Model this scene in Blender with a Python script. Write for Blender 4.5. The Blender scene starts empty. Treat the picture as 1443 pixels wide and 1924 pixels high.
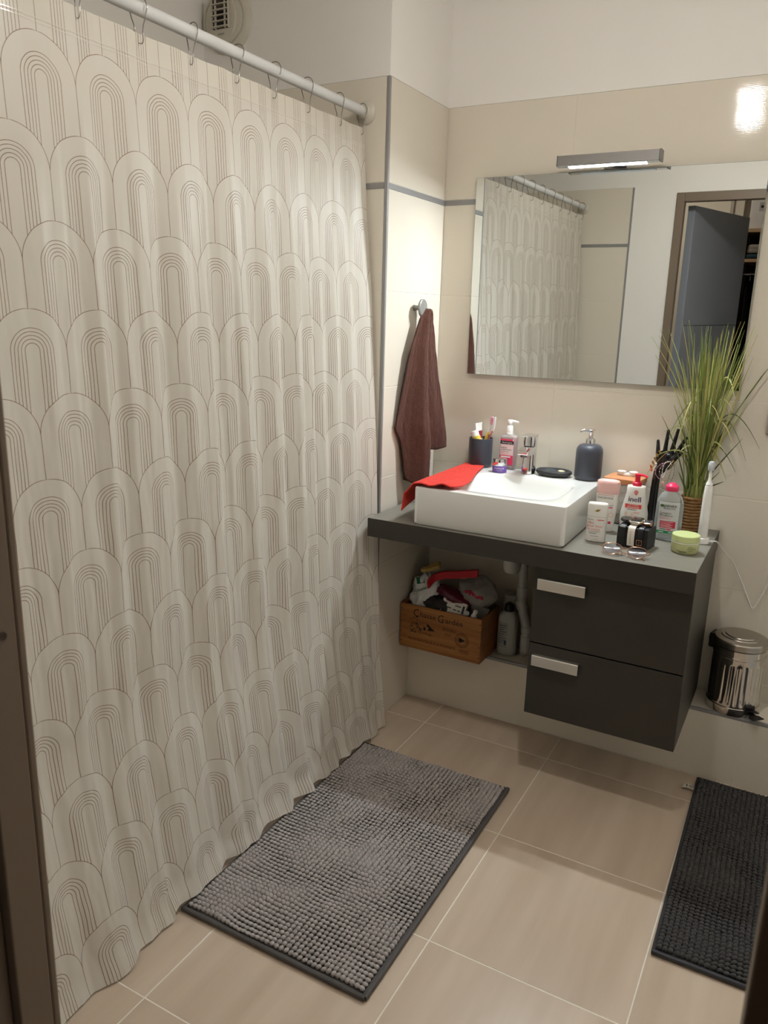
import bpy, bmesh, math, random
import numpy as np
from mathutils import Vector, Matrix, noise

# ------------------------------------------------------------------ camera, world, exposure
scene = bpy.context.scene
COL = scene.collection
CAM_POS = (1.2160, -2.5929, 1.4122)
YAW, PITCH, ROLL, FPX = 0.5010, 0.2497, 0.0276, 1461.18
def make_camera():
    cy, sy, cp, sp = math.cos(YAW), math.sin(YAW), math.cos(PITCH), math.sin(PITCH)
    fwd = Vector((-sy * cp, cy * cp, -sp)); right = Vector((cy, sy, 0)); up = right.cross(fwd)
    cr, sr = math.cos(ROLL), math.sin(ROLL)
    r2 = cr * right + sr * up; u2 = -sr * right + cr * up
    m = Matrix((r2, u2, -fwd)).transposed().to_4x4(); m.translation = CAM_POS
    cam = bpy.data.cameras.new('camera'); o = bpy.data.objects.new('camera', cam); COL.objects.link(o)
    o.matrix_world = m
    cam.sensor_fit = 'VERTICAL'; cam.sensor_height = 36.0; cam.lens = FPX / 1924 * 36.0
    cam.clip_start = 0.02
    cam.dof.use_dof = True; cam.dof.focus_distance = 2.45; cam.dof.aperture_fstop = 9.0
    scene.camera = o
make_camera()
w = bpy.data.worlds.new('world'); scene.world = w; w.use_nodes = True
w.node_tree.nodes['Background'].inputs[0].default_value = (0.9, 0.85, 0.78, 1)
w.node_tree.nodes['Background'].inputs[1].default_value = 0.02
vs = scene.view_settings
vs.view_transform = 'Standard'; vs.look = 'None'; vs.gamma = 1.0; vs.use_curve_mapping = False
vs.exposure = 0.22
LED_STRENGTH = 820.0      # mirror lamp strip
BULB_STRENGTH = 276.0      # ceiling bulb
HALL_STRENGTH = 55.0       # lamp in the hall behind the door
scene.cycles.max_bounces = 6
scene.cycles.diffuse_bounces = 4
scene.cycles.glossy_bounces = 4
scene.cycles.transparent_max_bounces = 8
scene.cycles.adaptive_threshold = 0.03
scene.cycles.use_light_tree = False

# ------------------------------------------------------------------ materials
def lin(c):
    return tuple(((v / 255) / 12.92 if v / 255 <= 0.04045 else ((v / 255 + 0.055) / 1.055) ** 2.4) for v in c)
class NT:
    def __init__(s, m): s.t = m.node_tree; s.n = s.t.nodes; s.l = s.t.links; s.b = s.n.get('Principled BSDF'); s.out = s.n.get('Material Output')
    def new(s, t, **k):
        n = s.n.new(t)
        for a, v in k.items(): setattr(n, a, v)
        return n
    def link(s, a, b): s.l.new(a, b)
    def val(s, sock, v):
        if hasattr(v, 'is_output'): s.link(v, sock)
        else: sock.default_value = v
    def math(s, op, a, b=None, c=None):
        n = s.new('ShaderNodeMath', operation=op); s.val(n.inputs[0], a)
        if b is not None: s.val(n.inputs[1], b)
        if c is not None: s.val(n.inputs[2], c)
        return n.outputs[0]
    def noise(s, scale=5, detail=3, vec=None, rough=0.5):
        n = s.new('ShaderNodeTexNoise'); n.inputs['Scale'].default_value = scale; n.inputs['Detail'].default_value = detail; n.inputs['Roughness'].default_value = rough
        if vec is not None: s.link(vec, n.inputs['Vector'])
        return n.outputs['Fac']
    def coord(s, kind='Object', scale=(1, 1, 1)):
        c = s.new('ShaderNodeTexCoord'); m = s.new('ShaderNodeMapping'); m.inputs['Scale'].default_value = scale
        s.link(c.outputs[kind], m.inputs['Vector']); return m.outputs['Vector']
    def mix(s, f, a, b):
        n = s.new('ShaderNodeMix', data_type='RGBA'); s.val(n.inputs[0], f)
        s.val(n.inputs[6], a if hasattr(a, 'is_output') else (*a, 1)); s.val(n.inputs[7], b if hasattr(b, 'is_output') else (*b, 1)); return n.outputs[2]
    def ramp(s, f, a, b):
        n = s.new('ShaderNodeMapRange'); s.link(f, n.inputs[0]); n.inputs[1].default_value = a; n.inputs[2].default_value = b; return n.outputs[0]
    def bump(s, h, strength=0.3, dist=0.002):
        n = s.new('ShaderNodeBump'); n.inputs['Strength'].default_value = strength; n.inputs['Distance'].default_value = dist
        s.link(h, n.inputs['Height']); s.link(n.outputs[0], s.b.inputs['Normal']); return n
MATS = {}
def mat(name, col, rough=0.5, metal=0.0, var=0.06, nscale=30, bump=0.0, bscale=200, spec=0.5, trans=0.0, coat=0.0, sheen=0.0, ior=1.45, stretch=(1, 1, 1), col2=None, emit=None):
    """col is an sRGB 0-255 triple; every material carries a little procedural variation"""
    if name in MATS: return MATS[name]
    m = bpy.data.materials.new(name); m.use_nodes = True; N = NT(m); b = N.b
    c = lin(col); c2 = lin(col2) if col2 else tuple(v * (1 - var) for v in c); c1 = c if col2 else tuple(min(1, v * (1 + var)) for v in c)
    vec = N.coord('Object', stretch)
    f = N.ramp(N.noise(nscale, 4, vec), 0.3, 0.7)
    N.link(N.mix(f, c1, c2), b.inputs['Base Color'])
    b.inputs['Roughness'].default_value = rough; b.inputs['Metallic'].default_value = metal
    b.inputs['Specular IOR Level'].default_value = spec; b.inputs['IOR'].default_value = ior
    b.inputs['Transmission Weight'].default_value = trans; b.inputs['Coat Weight'].default_value = coat
    b.inputs['Sheen Weight'].default_value = sheen
    if bump: N.bump(N.noise(bscale, 2, vec), bump, 0.002)
    if emit: b.inputs['Emission Color'].default_value = (*emit[0], 1); b.inputs['Emission Strength'].default_value = emit[1]
    MATS[name] = m; return m
def thin_mat(name, col, clear=0.7, rough=0.15, gloss=0.2, bump=0.0, bscale=60, film=None):
    """thin clear plastic or glass sheet: partly see-through, partly white diffuse, partly glossy"""
    if name in MATS: return MATS[name]
    m = bpy.data.materials.new(name); m.use_nodes = True; N = NT(m)
    d = N.b; d.inputs['Base Color'].default_value = (*lin(film or col), 1); d.inputs['Roughness'].default_value = rough
    d.inputs['Specular IOR Level'].default_value = 0.5
    t = N.new('ShaderNodeBsdfTransparent'); t.inputs[0].default_value = (*[0.5 + 0.5 * v for v in lin(col)], 1)
    lw = N.new('ShaderNodeLayerWeight'); lw.inputs[0].default_value = 0.25
    fac = N.math('MULTIPLY', N.math('SUBTRACT', 1.0, N.math('MULTIPLY', lw.outputs['Fresnel'], gloss * 3)), clear)
    fac = N.math('MULTIPLY_ADD', N.noise(9, 3, N.coord()), 0.15, fac); fac = N.math('SUBTRACT', fac, 0.075)
    mx = N.new('ShaderNodeMixShader'); N.link(fac, mx.inputs[0]); N.link(d.outputs[0], mx.inputs[1]); N.link(t.outputs[0], mx.inputs[2])
    if bump: N.bump(N.noise(bscale, 3, N.coord()), bump, 0.003)
    N.link(mx.outputs[0], N.out.inputs['Surface']); MATS[name] = m; return m

# ------------------------------------------------------------------ geometry helpers
class MB:
    def __init__(s): s.v = []; s.f = []; s.mi = []; s.k = 0
    def add(s, vs, fs, mi=None):
        o = len(s.v); s.v += [tuple(p) for p in vs]; s.f += [tuple(i + o for i in f) for f in fs]; s.mi += [s.k if mi is None else mi] * len(fs); return s
    def box(s, x0, x1, y0, y1, z0, z1, M=None):
        P = [(x, y, z) for z in (z0, z1) for y in (y0, y1) for x in (x0, x1)]
        if M is not None: P = [M @ Vector(p) for p in P]
        return s.add(P, [(0, 2, 3, 1), (4, 5, 7, 6), (0, 1, 5, 4), (1, 3, 7, 5), (3, 2, 6, 7), (2, 0, 4, 6)])
    def loft(s, rings, cap=True, closed=True):
        n = len(rings[0]); fs = []; vs = [p for r in rings for p in r]
        for i in range(len(rings) - 1):
            for j in range(n if closed else n - 1):
                k = (j + 1) % n; fs.append((i * n + j, i * n + k, (i + 1) * n + k, (i + 1) * n + j))
        if cap: fs += [tuple(reversed(range(n))), tuple((len(rings) - 1) * n + j for j in range(n))]
        return s.add(vs, fs)
    def lathe(s, prof, n=32, c=(0, 0, 0), M=None, cap=True):
        rings = []
        for r, z in prof:
            r = max(r, 1e-5); ring = [Vector((c[0] + r * math.cos(2 * math.pi * j / n), c[1] + r * math.sin(2 * math.pi * j / n), c[2] + z)) for j in range(n)]
            if M is not None: ring = [M @ p for p in ring]
            rings.append(ring)
        return s.loft(rings, cap)
    def tube(s, path, r, n=10, cap=True, closed=False, flat=1.0, upv=(0, 0, 1)):
        P = [Vector(p) for p in path]; rings = []; L = len(P); nrm = None
        for i, p in enumerate(P):
            if closed: t = P[(i + 1) % L] - P[i - 1]
            else: t = P[min(i + 1, L - 1)] - P[max(i - 1, 0)]
            t = t.normalized() if t.length > 1e-9 else Vector((0, 0, 1))
            if nrm is None:
                nrm = Vector(upv).cross(t)
                if nrm.length < 1e-3: nrm = Vector((1, 0, 0)).cross(t)
                nrm.normalize()
            else:
                nrm = nrm - t * nrm.dot(t); nrm.normalize()
            b = t.cross(nrm); rr = r[i] if hasattr(r, '__len__') else r
            rings.append([p + nrm * (rr * math.cos(2 * math.pi * j / n)) + b * (rr * flat * math.sin(2 * math.pi * j / n)) for j in range(n)])
        if closed: rings.append(rings[0])
        return s.loft(rings, cap and not closed)
    def sheet(s, g, th=0.0):
        """g: rows x cols of points; th > 0 gives a closed slab along vertex normals"""
        R, C = len(g), len(g[0]); V = [[Vector(p) for p in row] for row in g]
        fs = [(i * C + j, i * C + j + 1, (i + 1) * C + j + 1, (i + 1) * C + j) for i in range(R - 1) for j in range(C - 1)]
        top = [p for row in V for p in row]
        if th <= 0: return s.add(top, fs)
        bot = []
        for i in range(R):
            for j in range(C):
                a = V[min(i + 1, R - 1)][j] - V[max(i - 1, 0)][j]; b = V[i][min(j + 1, C - 1)] - V[i][max(j - 1, 0)]
                nn = b.cross(a); nn = nn.normalized() if nn.length > 1e-12 else Vector((0, 0, 1)); bot.append(V[i][j] - nn * th)
        o = R * C; fs2 = [tuple(reversed([k + o for k in f])) for f in fs]
        rim = [j for j in range(C)] + [i * C + C - 1 for i in range(1, R)] + [(R - 1) * C + j for j in range(C - 2, -1, -1)] + [i * C for i in range(R - 2, 0, -1)]
        side = [(rim[k], rim[k - 1], rim[k - 1] + o, rim[k] + o) for k in range(len(rim))]
        return s.add(top + bot, fs + fs2 + side)
    def ball(s, c, r, n=12, m=8, M=None):
        r = r if hasattr(r, '__len__') else (r, r, r); rings = []
        for i in range(m + 1):
            a = -math.pi / 2 + math.pi * i / m; q = max(math.cos(a), 1e-4)
            ring = [Vector((r[0] * q * math.cos(2 * math.pi * j / n), r[1] * q * math.sin(2 * math.pi * j / n), r[2] * math.sin(a))) for j in range(n)]
            if M is not None: ring = [M @ p for p in ring]
            rings.append([p + Vector(c) for p in ring])
        return s.loft(rings, True)
    def build(s, name, m, parent=None, loc=(0, 0, 0), rot=(0, 0, 0), smooth=35, bevel=0.0, seg=2):
        me = bpy.data.meshes.new(name); me.from_pydata(s.v, [], s.f)
        for x in (m if isinstance(m, (list, tuple)) else [m]): me.materials.append(x)
        if any(s.mi): me.polygons.foreach_set('material_index', s.mi)
        if smooth:
            me.polygons.foreach_set('use_smooth', [True] * len(s.f)); me.set_sharp_from_angle(angle=math.radians(smooth))
        me.update()
        return place(name, me, parent, loc, rot, bevel, seg)
def place(name, me, parent=None, loc=(0, 0, 0), rot=(0, 0, 0), bevel=0.0, seg=2):
    o = bpy.data.objects.new(name, me); COL.objects.link(o); o.location = loc; o.rotation_euler = rot
    if parent is not None: o.parent = parent
    if bevel:
        b = o.modifiers.new('bevel', 'BEVEL'); b.width = bevel; b.segments = seg; b.limit_method = 'ANGLE'; b.angle_limit = math.radians(40)
    return o
def thing(name, label, cat, loc=(0, 0, 0), rz=0.0, group=None, rot=None):
    o = bpy.data.objects.new(name, None); COL.objects.link(o); o.location = loc; o.rotation_euler = rot or (0, 0, rz); o.empty_display_size = 0.02
    return tag(o, label, cat, group)
def tag(o, label, cat, group=None):
    o['label'] = label; o['category'] = cat
    if group: o['group'] = group
    return o
def struct(o, label=None):
    o['kind'] = 'structure'
    if label: o['label'] = label
    return o
def catmull(pts, n=8):
    P = [Vector(p) for p in pts]; P = [2 * P[0] - P[1]] + P + [2 * P[-1] - P[-2]]; out = []
    for i in range(1, len(P) - 2):
        a, b, c, d = P[i - 1:i + 3]
        for k in range(n):
            t = k / n; out.append(0.5 * ((2 * b) + (c - a) * t + (2 * a - 5 * b + 4 * c - d) * t * t + (3 * b - a - 3 * c + d) * t ** 3))
    out.append(P[-2]); return out
def se_ring(a, b, z, n=2.0, N=40, cx=0.0, cy=0.0):
    R = []
    for j in range(N):
        t = 2 * math.pi * j / N; c, sn = math.cos(t), math.sin(t)
        R.append(Vector((cx + a * math.copysign(abs(c) ** (2 / n), c), cy + b * math.copysign(abs(sn) ** (2 / n), sn), z)))
    return R
class Body:
    """upright container of superelliptic sections (z, half width, half depth, exponent); front faces -y"""
    def __init__(s, sec, N=44): s.sec = sec; s.N = N
    def mesh(s): return MB().loft([se_ring(a, b, z, n, s.N) for z, a, b, n in s.sec])
    def at(s, z):
        S = s.sec
        if z <= S[0][0]: return S[0][1:]
        for p, q in zip(S, S[1:]):
            if p[0] <= z <= q[0] and q[0] > p[0]:
                t = (z - p[0]) / (q[0] - p[0]); return tuple(p[k] + t * (q[k] - p[k]) for k in (1, 2, 3))
        return S[-1][1:]
    def surf(s, e=0.0004):
        def f(x, z):
            a, b, n = s.at(z); u = min(abs(x) / a, 0.999); return Vector((x, -b * (1 - u ** n) ** (1 / n) - e, z))
        return f
def flat_surf(y=0.0): return lambda x, z: Vector((x, y, z))
_tc = {}
def text_geo(st, size):
    cu = bpy.data.curves.new('lettering', 'FONT'); cu.body = st; cu.size = size; cu.align_x = 'CENTER'; cu.align_y = 'CENTER'; cu.resolution_u = 2
    o = bpy.data.objects.new('lettering', cu); me = bpy.data.meshes.new_from_object(o)
    r = ([v.co.copy() for v in me.vertices], [tuple(p.vertices) for p in me.polygons])
    bpy.data.objects.remove(o); bpy.data.curves.remove(cu); bpy.data.meshes.remove(me); return r
def text(mb, sf, st, x, z, size, squeeze=1.0, bold=False, rot=0.0):
    V, F = text_geo(st, size); c, sn = math.cos(rot), math.sin(rot)
    for dx in ((0, size * 0.045) if bold else (0,)):
        mb.add([sf(x + (v.x * squeeze + dx) * c - v.y * sn, z + (v.x * squeeze + dx) * sn + v.y * c) for v in V], F)
    return mb
def patch(mb, sf, x0, x1, z0, z1, nx=12, nz=6):
    return mb.sheet([[sf(x0 + (x1 - x0) * j / nx, z0 + (z1 - z0) * i / nz) for j in range(nx + 1)] for i in range(nz + 1)])
def blob_mesh(c, r, amp=0.15, seed=0, freq=2.0, n=40, m=26, crease=0.0):
    """closed lumpy body"""
    mb = MB(); rings = []
    for i in range(m + 1):
        a = -math.pi / 2 + math.pi * i / m; q = max(math.cos(a), 1e-4); ring = []
        for j in range(n):
            d = Vector((q * math.cos(2 * math.pi * j / n), q * math.sin(2 * math.pi * j / n), math.sin(a)))
            k = 1 + amp * noise.noise(d * freq + Vector((seed * 7.1, seed * 3.3, 0))) - crease * abs(noise.noise(d * freq * 2.3 + Vector((seed, 9, 4)))) + 0.3 * amp * noise.noise(d * freq * 4 + Vector((3, seed, 1)))
            ring.append(Vector((c[0] + r[0] * d.x * k, c[1] + r[1] * d.y * k, c[2] + r[2] * d.z * k)))
        rings.append(ring)
    return mb.loft(rings)
def copy_tree(o, parent=None):
    c = o.copy(); COL.objects.link(c); c.parent = parent
    for ch in o.children: copy_tree(ch, c)
    return c
RND = random.Random(7)
# ------------------------------------------------------------------ room dimensions (metres)
ZT, ZS, TH = 2.0836, 1.7762, 0.2964       # top of tiling, lower edge of the grey strip, tile course
PIL = 0.4063                              # depth of the tiled pillar at the tap end of the bath
YN, CEIL, XL, XR = -2.07, 2.5, -0.70, 1.75
LEDGE_Y, LEDGE_Z = 0.1528, 0.2341
DX0, DX1, DTOP = 0.456, 1.232, 2.0        # door opening
STRIP = 0.019

def m_walltile():
    m = mat('cream_glazed_tile', (226, 217, 201), rough=0.065, var=0.015, nscale=3, spec=0.5); N = NT(m)
    wv = N.new('ShaderNodeTexWave', wave_type='BANDS', bands_direction='Z'); wv.inputs['Scale'].default_value = 72; wv.inputs['Distortion'].default_value = 0.6
    c = N.new('ShaderNodeNewGeometry'); N.link(c.outputs['Position'], wv.inputs['Vector'])
    N.bump(wv.outputs['Fac'], 0.035, 0.0012)
    return m
def m_floortile():
    m = mat('beige_floor_tile', (204, 183, 157), rough=0.26, var=0.03, nscale=3); N = NT(m)
    oi = N.new('ShaderNodeObjectInfo'); tc = N.new('ShaderNodeTexCoord'); ad = N.new('ShaderNodeVectorMath', operation='ADD')
    N.link(tc.outputs['Object'], ad.inputs[0]); N.link(oi.outputs['Random'], ad.inputs[1])
    mp = N.new('ShaderNodeMapping'); mp.inputs['Scale'].default_value = (9, 0.9, 1); N.link(ad.outputs[0], mp.inputs['Vector'])
    f = N.ramp(N.noise(1.6, 3, mp.outputs[0]), 0.25, 0.75)
    N.link(N.mix(f, lin((188, 168, 147)), lin((210, 191, 170))), N.b.inputs['Base Color'])
    return m
WT, FT = m_walltile(), m_floortile()
GROUT = mat('cream_grout', (232, 226, 212), rough=0.8, nscale=60)
FGROUT = mat('pale_floor_grout', (232, 224, 210), rough=0.6, nscale=60)
PAINT = mat('white_wall_paint', (243, 239, 233), rough=0.75, var=0.01, nscale=4, bump=0.05, bscale=350)
ALU = mat('grey_aluminium_trim', (150, 148, 147), rough=0.4, metal=0.25, var=0.03, nscale=8)
BROWNFRAME = mat('taupe_painted_door_frame', (122, 105, 88), rough=0.45, var=0.03, nscale=6)
_boxes = {}
def piece(name, parent, x0, x1, y0, y1, z0, z1, m, bevel=0.0008):
    d = (round(x1 - x0, 4), round(y1 - y0, 4), round(z1 - z0, 4), m.name)
    if d not in _boxes:
        mb = MB().box(-d[0] / 2, d[0] / 2, -d[1] / 2, d[1] / 2, -d[2] / 2, d[2] / 2); me = bpy.data.meshes.new(name); me.from_pydata(mb.v, [], mb.f); me.materials.append(m); _boxes[d] = me
    return place(name, _boxes[d], parent, ((x0 + x1) / 2, (y0 + y1) / 2, (z0 + z1) / 2), bevel=bevel)
G = 0.0010
ROWS = [(ZS + STRIP, ZT)] + [(max(ZS - (k + 1) * TH, 0.0), ZS - k * TH) for k in range(6)]
def tile_wall(parent, axis, face, lo, hi, seams, zmin=0.0, out=-1, rows=ROWS):
    """tiles on a wall whose outer face is the plane axis=face; lo..hi along the other horizontal axis"""
    cuts = [lo] + [s for s in sorted(seams) if lo + 0.02 < s < hi - 0.02] + [hi]
    t = 0.008
    for z0, z1 in rows:
        if z1 <= zmin + 0.01: continue
        z0 = max(z0, zmin)
        for a, b in zip(cuts, cuts[1:]):
            f0, f1 = (face, face - out * t) if out < 0 else (face - t, face)
            if axis == 'y': piece('tile', parent, a + G, b - G, f0, f1, z0 + G, z1 - G, WT)
            else: piece('tile', parent, f0, f1, a + G, b - G, z0 + G, z1 - G, WT)
    f0, f1 = (face - 0.001, face + t) if out < 0 else (face - t, face + 0.001)
    if axis == 'y': piece('grey_tile_strip', parent, lo, hi, f0, f1, ZS + 0.001, ZS + STRIP - 0.001, ALU, 0.0005)
    else: piece('grey_tile_strip', parent, f0, f1, lo, hi, ZS + 0.001, ZS + STRIP - 0.001, ALU, 0.0005)
def wall(name, x0, x1, y0, y1, tiled=True, top=CEIL, face=None, label=None):
    """plaster above ZT, grout behind the tiles below (recessed by 3 mm on the side given by face)"""
    mb = MB(); rec = 0.0012
    if tiled:
        dx0 = rec if face and 'x0' in face else 0; dx1 = rec if face and 'x1' in face else 0
        dy0 = rec if face and 'y0' in face else 0
        dy1 = rec if face and 'y1' in face else 0
        mb.box(x0 + dx0, x1 - dx1, y0 + dy0, y1 - dy1, 0.0, ZT - 0.0005); mb.k = 1; mb.box(x0, x1, y0, y1, ZT, top)
        return struct(mb.build(name, [GROUT, PAINT], smooth=0), label)
    mb.box(x0, x1, y0, y1, 0.0, top); return struct(mb.build(name, PAINT, smooth=0), label)

# back wall with mirror
SEAMX = [0.4377, 1.159]
wb = wall('wall_back', -0.002, XR + 0.1, 0.0, 0.1, face=('y0',), label='cream glazed tile wall with white plaster above')
tile_wall(wb, 'y', 0.0, 0.0, XR, SEAMX, zmin=LEDGE_Z - 0.02)
# tiled pillar (face towards the room and face towards the bath)
wl = wall('wall_left', XL - 0.1, 0.0, -PIL, 0.1, face=('x1', 'y0'), label='tiled pillar at the end of the bath')
tile_wall(wl, 'x', 0.0, -PIL + 0.009, 0.0, [], out=1)
tile_wall(wl, 'y', -PIL, XL, -0.012, [-0.60])
piece('corner_profile', wl, -0.0115, 0.0006, -PIL - 0.0006, -PIL + 0.009, 0.0, ZT, ALU, 0.002)
# wall behind the bath
ws = wall('wall_shower', XL - 0.1, XL, YN - 0.1, -PIL, face=('x1',), label='tiled wall behind the bath')
tile_wall(ws, 'x', XL, YN, -PIL, [-1.0, -1.6], out=1)
# wall with the doorway: tiled by the bath, white beside the door
wf = MB()
wf.box(XL - 0.1, 0.185, YN - 0.1, YN - 0.0012, 0, ZT - 0.0005); wf.k = 1
wf.box(XL - 0.1, 0.185, YN - 0.1, YN, ZT, CEIL); wf.box(0.185, DX0 - 0.03, YN - 0.1, YN, 0, CEIL)
wf.box(DX0 - 0.03, DX1 + 0.03, YN - 0.1, YN, DTOP + 0.03, CEIL); wf.box(DX1 + 0.03, XR + 0.1, YN - 0.1, YN, 0, CEIL)
wf = struct(wf.build('wall_front', [GROUT, PAINT], smooth=0), 'white wall with the doorway, tiled beside the bath')
tile_wall(wf, 'y', YN, XL, 0.18, [-0.42], out=1)
piece('corner_profile', wf, 0.18, 0.19, YN - 0.004, YN + 0.002, 0.0, ZT, ALU, 0.001)
wall('wall_right', XR, XR + 0.1, YN, 0.0, tiled=False, label='plain wall of the bathroom')
struct(MB().box(XL - 0.1, XR + 0.1, YN - 0.1, 0.1, CEIL, CEIL + 0.05).build('ceiling', PAINT, smooth=0), 'white bathroom ceiling')

# floor: grout slab and one object per tile
fl = struct(MB().box(XL, XR, YN - 0.1, 0.0, -0.05, -0.0006).build('floor', FGROUT, smooth=0), 'beige tiled bathroom floor with pale grout')
fx = [0.1567 + 0.45 * i for i in range(-1, 5)]; fy = [-0.3097 - 0.4472 * j for j in range(-1, 6)]
xs = [-0.1] + [x for x in fx if -0.09 < x < XR] + [XR]; ys = [-LEDGE_Y] + [y for y in fy if YN - 0.07 < y < -LEDGE_Y - 0.01] + [YN - 0.1]
for xa, xb in zip(xs, xs[1:]):
    for ya, yb in zip(ys, ys[1:]):
        piece('tile', fl, xa + 0.0016, xb - 0.0016, yb + 0.0016, ya - 0.0016, -0.012, 0.0, FT, 0.0008)

# tiled ledge along the back wall
ld = struct(MB().box(0.0, XR, -LEDGE_Y + 0.0012, 0.0, 0.0, LEDGE_Z - 0.0012).build('wall_ledge', GROUT, smooth=0), 'low tiled ledge along the back wall')
for a, b in zip([0.0] + [s for s in SEAMX if s > 0.1], [s for s in SEAMX if s > 0.1] + [XR]):
    piece('tile', ld, a + G, b - G, -LEDGE_Y, -LEDGE_Y + 0.008, G, LEDGE_Z - 0.011, WT)
    piece('tile', ld, a + G, b - G, -LEDGE_Y + 0.011, -0.001, LEDGE_Z - 0.008, LEDGE_Z, WT)
piece('edge_profile', ld, 0.001, XR, -LEDGE_Y - 0.0012, -LEDGE_Y + 0.0105, LEDGE_Z - 0.0105, LEDGE_Z + 0.0008, ALU, 0.003)

# door frame (trim) and door leaf, seen in the mirror and at both sides of the picture
tr = MB()
for x0, x1 in ((DX0 - 0.042, DX0), (DX1, DX1 + 0.042)):
    tr.box(x0, x1, YN, YN + 0.011, 0, DTOP + 0.046)
tr.box(DX0, DX1, YN, YN + 0.011, DTOP, DTOP + 0.046)
frame = struct(tr.build('trim_1', BROWNFRAME, smooth=0, bevel=0.003), 'taupe door frame around the bathroom doorway')
l2 = MB()
for s, x in ((-1, DX0), (1, DX1)):
    a, b = sorted((x, x + s * 0.03)); l2.box(a, b, YN - 0.045, YN, 0, DTOP)                  # lining
    a, b = sorted((x + s * 0.014, x + s * 0.03)); l2.box(a, b, YN - 0.105, YN - 0.045, 0, DTOP)  # rebate
    a, b = sorted((x + s * 0.0, x + s * 0.045)); l2.box(a + s * 0.014, b + s * 0.014, YN - 0.117, YN - 0.105, 0, DTOP + 0.046)
l2.box(DX0 - 0.03, DX1 + 0.03, YN - 0.045, YN, DTOP, DTOP + 0.03); l2.box(DX0 - 0.03, DX1 + 0.03, YN - 0.1, YN - 0.045, DTOP + 0.014, DTOP + 0.03)
l2.build('lining', BROWNFRAME, frame, smooth=0, bevel=0.002)
SCREW = mat('dark_screw', (70, 60, 52), rough=0.4, metal=0.6)
Mx = Matrix.Translation((DX0, YN - 0.018, 1.05)) @ Matrix.Rotation(math.pi / 2, 4, 'Y')
MB().lathe([(0.0055, 0.0), (0.005, 0.0012), (0.0022, 0.0006), (0.0, 0.0004)], 16, M=Mx).build('screw', SCREW, frame)
DOOR = mat('blue_grey_door', (150, 154, 163), rough=0.42, var=0.02, nscale=3)
hx, hy = 0.478, -2.178; ang = math.atan2(-2.847 - hy, 0.676 - hx)
leaf = struct(MB().box(0.0, 0.745, -0.02, 0.02, 0.008, 1.992).build('door_1', DOOR, None, (hx, hy, 0), (0, 0, ang), smooth=0, bevel=0.002), 'blue grey door standing open into the hall')
for z in (1.36, 0.72): piece('groove', leaf, 0.01, 0.735, 0.0195, 0.0204, z, z + 0.004, mat('door_groove', (70, 74, 82), rough=0.6), 0)
hb = MB().lathe([(0.024, 0), (0.024, 0.006), (0.009, 0.008), (0.009, 0.04)], 20, M=Matrix.Translation((0.69, 0.02, 1.02)) @ Matrix.Rotation(-math.pi / 2, 4, 'X'))
hb.tube([(0.69, 0.055, 1.02), (0.64, 0.058, 1.02), (0.57, 0.056, 1.018)], 0.009, 12); hb.build('handle', mat('satin_steel', (175, 173, 170), rough=0.3, metal=1.0, nscale=20), leaf)

# hall beyond the doorway
HALLW = mat('hall_wall_paint', (222, 215, 203), rough=0.8, var=0.01, nscale=4)
hw = MB(); hw.box(-0.9, 0.56, -4.02, -3.95, 0, CEIL); hw.box(-0.95, -0.9, -4.02, YN - 0.1, 0, CEIL); hw.box(2.35, 2.4, -4.02, YN - 0.1, 0, CEIL); hw.box(0.56, 2.35, -4.1, -4.03, 0, CEIL)
struct(hw.build('wall_hall', HALLW, smooth=0), 'pale wall of the hall')
struct(MB().box(-0.95, 2.4, -4.1, YN - 0.1, -0.05, -0.001).build('floor_hall', mat('hall_wood_floor', (128, 100, 72), rough=0.4, nscale=4, stretch=(1, 12, 1)), smooth=0), 'brown floor of the hall')
struct(MB().box(-0.95, 2.4, -4.1, YN - 0.1, CEIL, CEIL + 0.05).build('ceiling_hall', PAINT, smooth=0), 'white hall ceiling')
struct(MB().box(0.47, 0.492, -3.95, -3.93, 0, CEIL).build('trim_2', mat('grey_hall_trim', (176, 170, 160), rough=0.5), smooth=0), 'grey upright beside the wardrobe')

# ------------------------------------------------------------------ mirror, lamps
MIRR = mat('mirror_glass', (226, 229, 227), rough=0.0, metal=1.0, var=0.0)
MEDGE = mat('polished_glass_edge', (150, 165, 160), rough=0.1, spec=0.8)
mx0, mx1, mz0, mz1 = 0.1264, 1.0079, 1.2161, 1.8554
mr = thing('wall_mirror', 'large frameless rectangular mirror on the cream tiled wall above the washbasin', 'mirror', ((mx0 + mx1) / 2, -0.02, mz0), rot=(math.radians(0.4), 0, 0))
hwid = (mx1 - mx0) / 2
MB().box(-hwid, hwid, 0.0, 0.0006, 0.0, mz1 - mz0).build('mirror_glass', MIRR, mr, smooth=0)
MB().box(-hwid - 0.0008, hwid + 0.0008, 0.0007, 0.005, -0.0008, mz1 - mz0 + 0.0008).build('backing', MEDGE, mr, smooth=0)
for sx in (-1, 1):
    for zz in (0.06, 0.56): MB().lathe([(0.012, 0), (0.012, 0.0132)], 16, M=Matrix.Translation((sx * 0.36, 0.005, zz)) @ Matrix.Rotation(-math.pi / 2, 4, 'X')).build('standoff', ALU, mr)
CHROME = mat('polished_chrome', (225, 226, 228), rough=0.06, metal=1.0, var=0.01)
ml = thing('mirror_lamp', 'chrome bar lamp with bright white strip mounted over the mirror', 'lamp', (0.575, -0.0, 1.8595))
MB().box(-0.153, 0.147, -0.108, -0.072, 0.001, 0.031).build('lamp_body', mat('lamp_chrome', (190, 190, 192), rough=0.12, metal=1.0, var=0.01), ml, smooth=0, bevel=0.0015)
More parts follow.
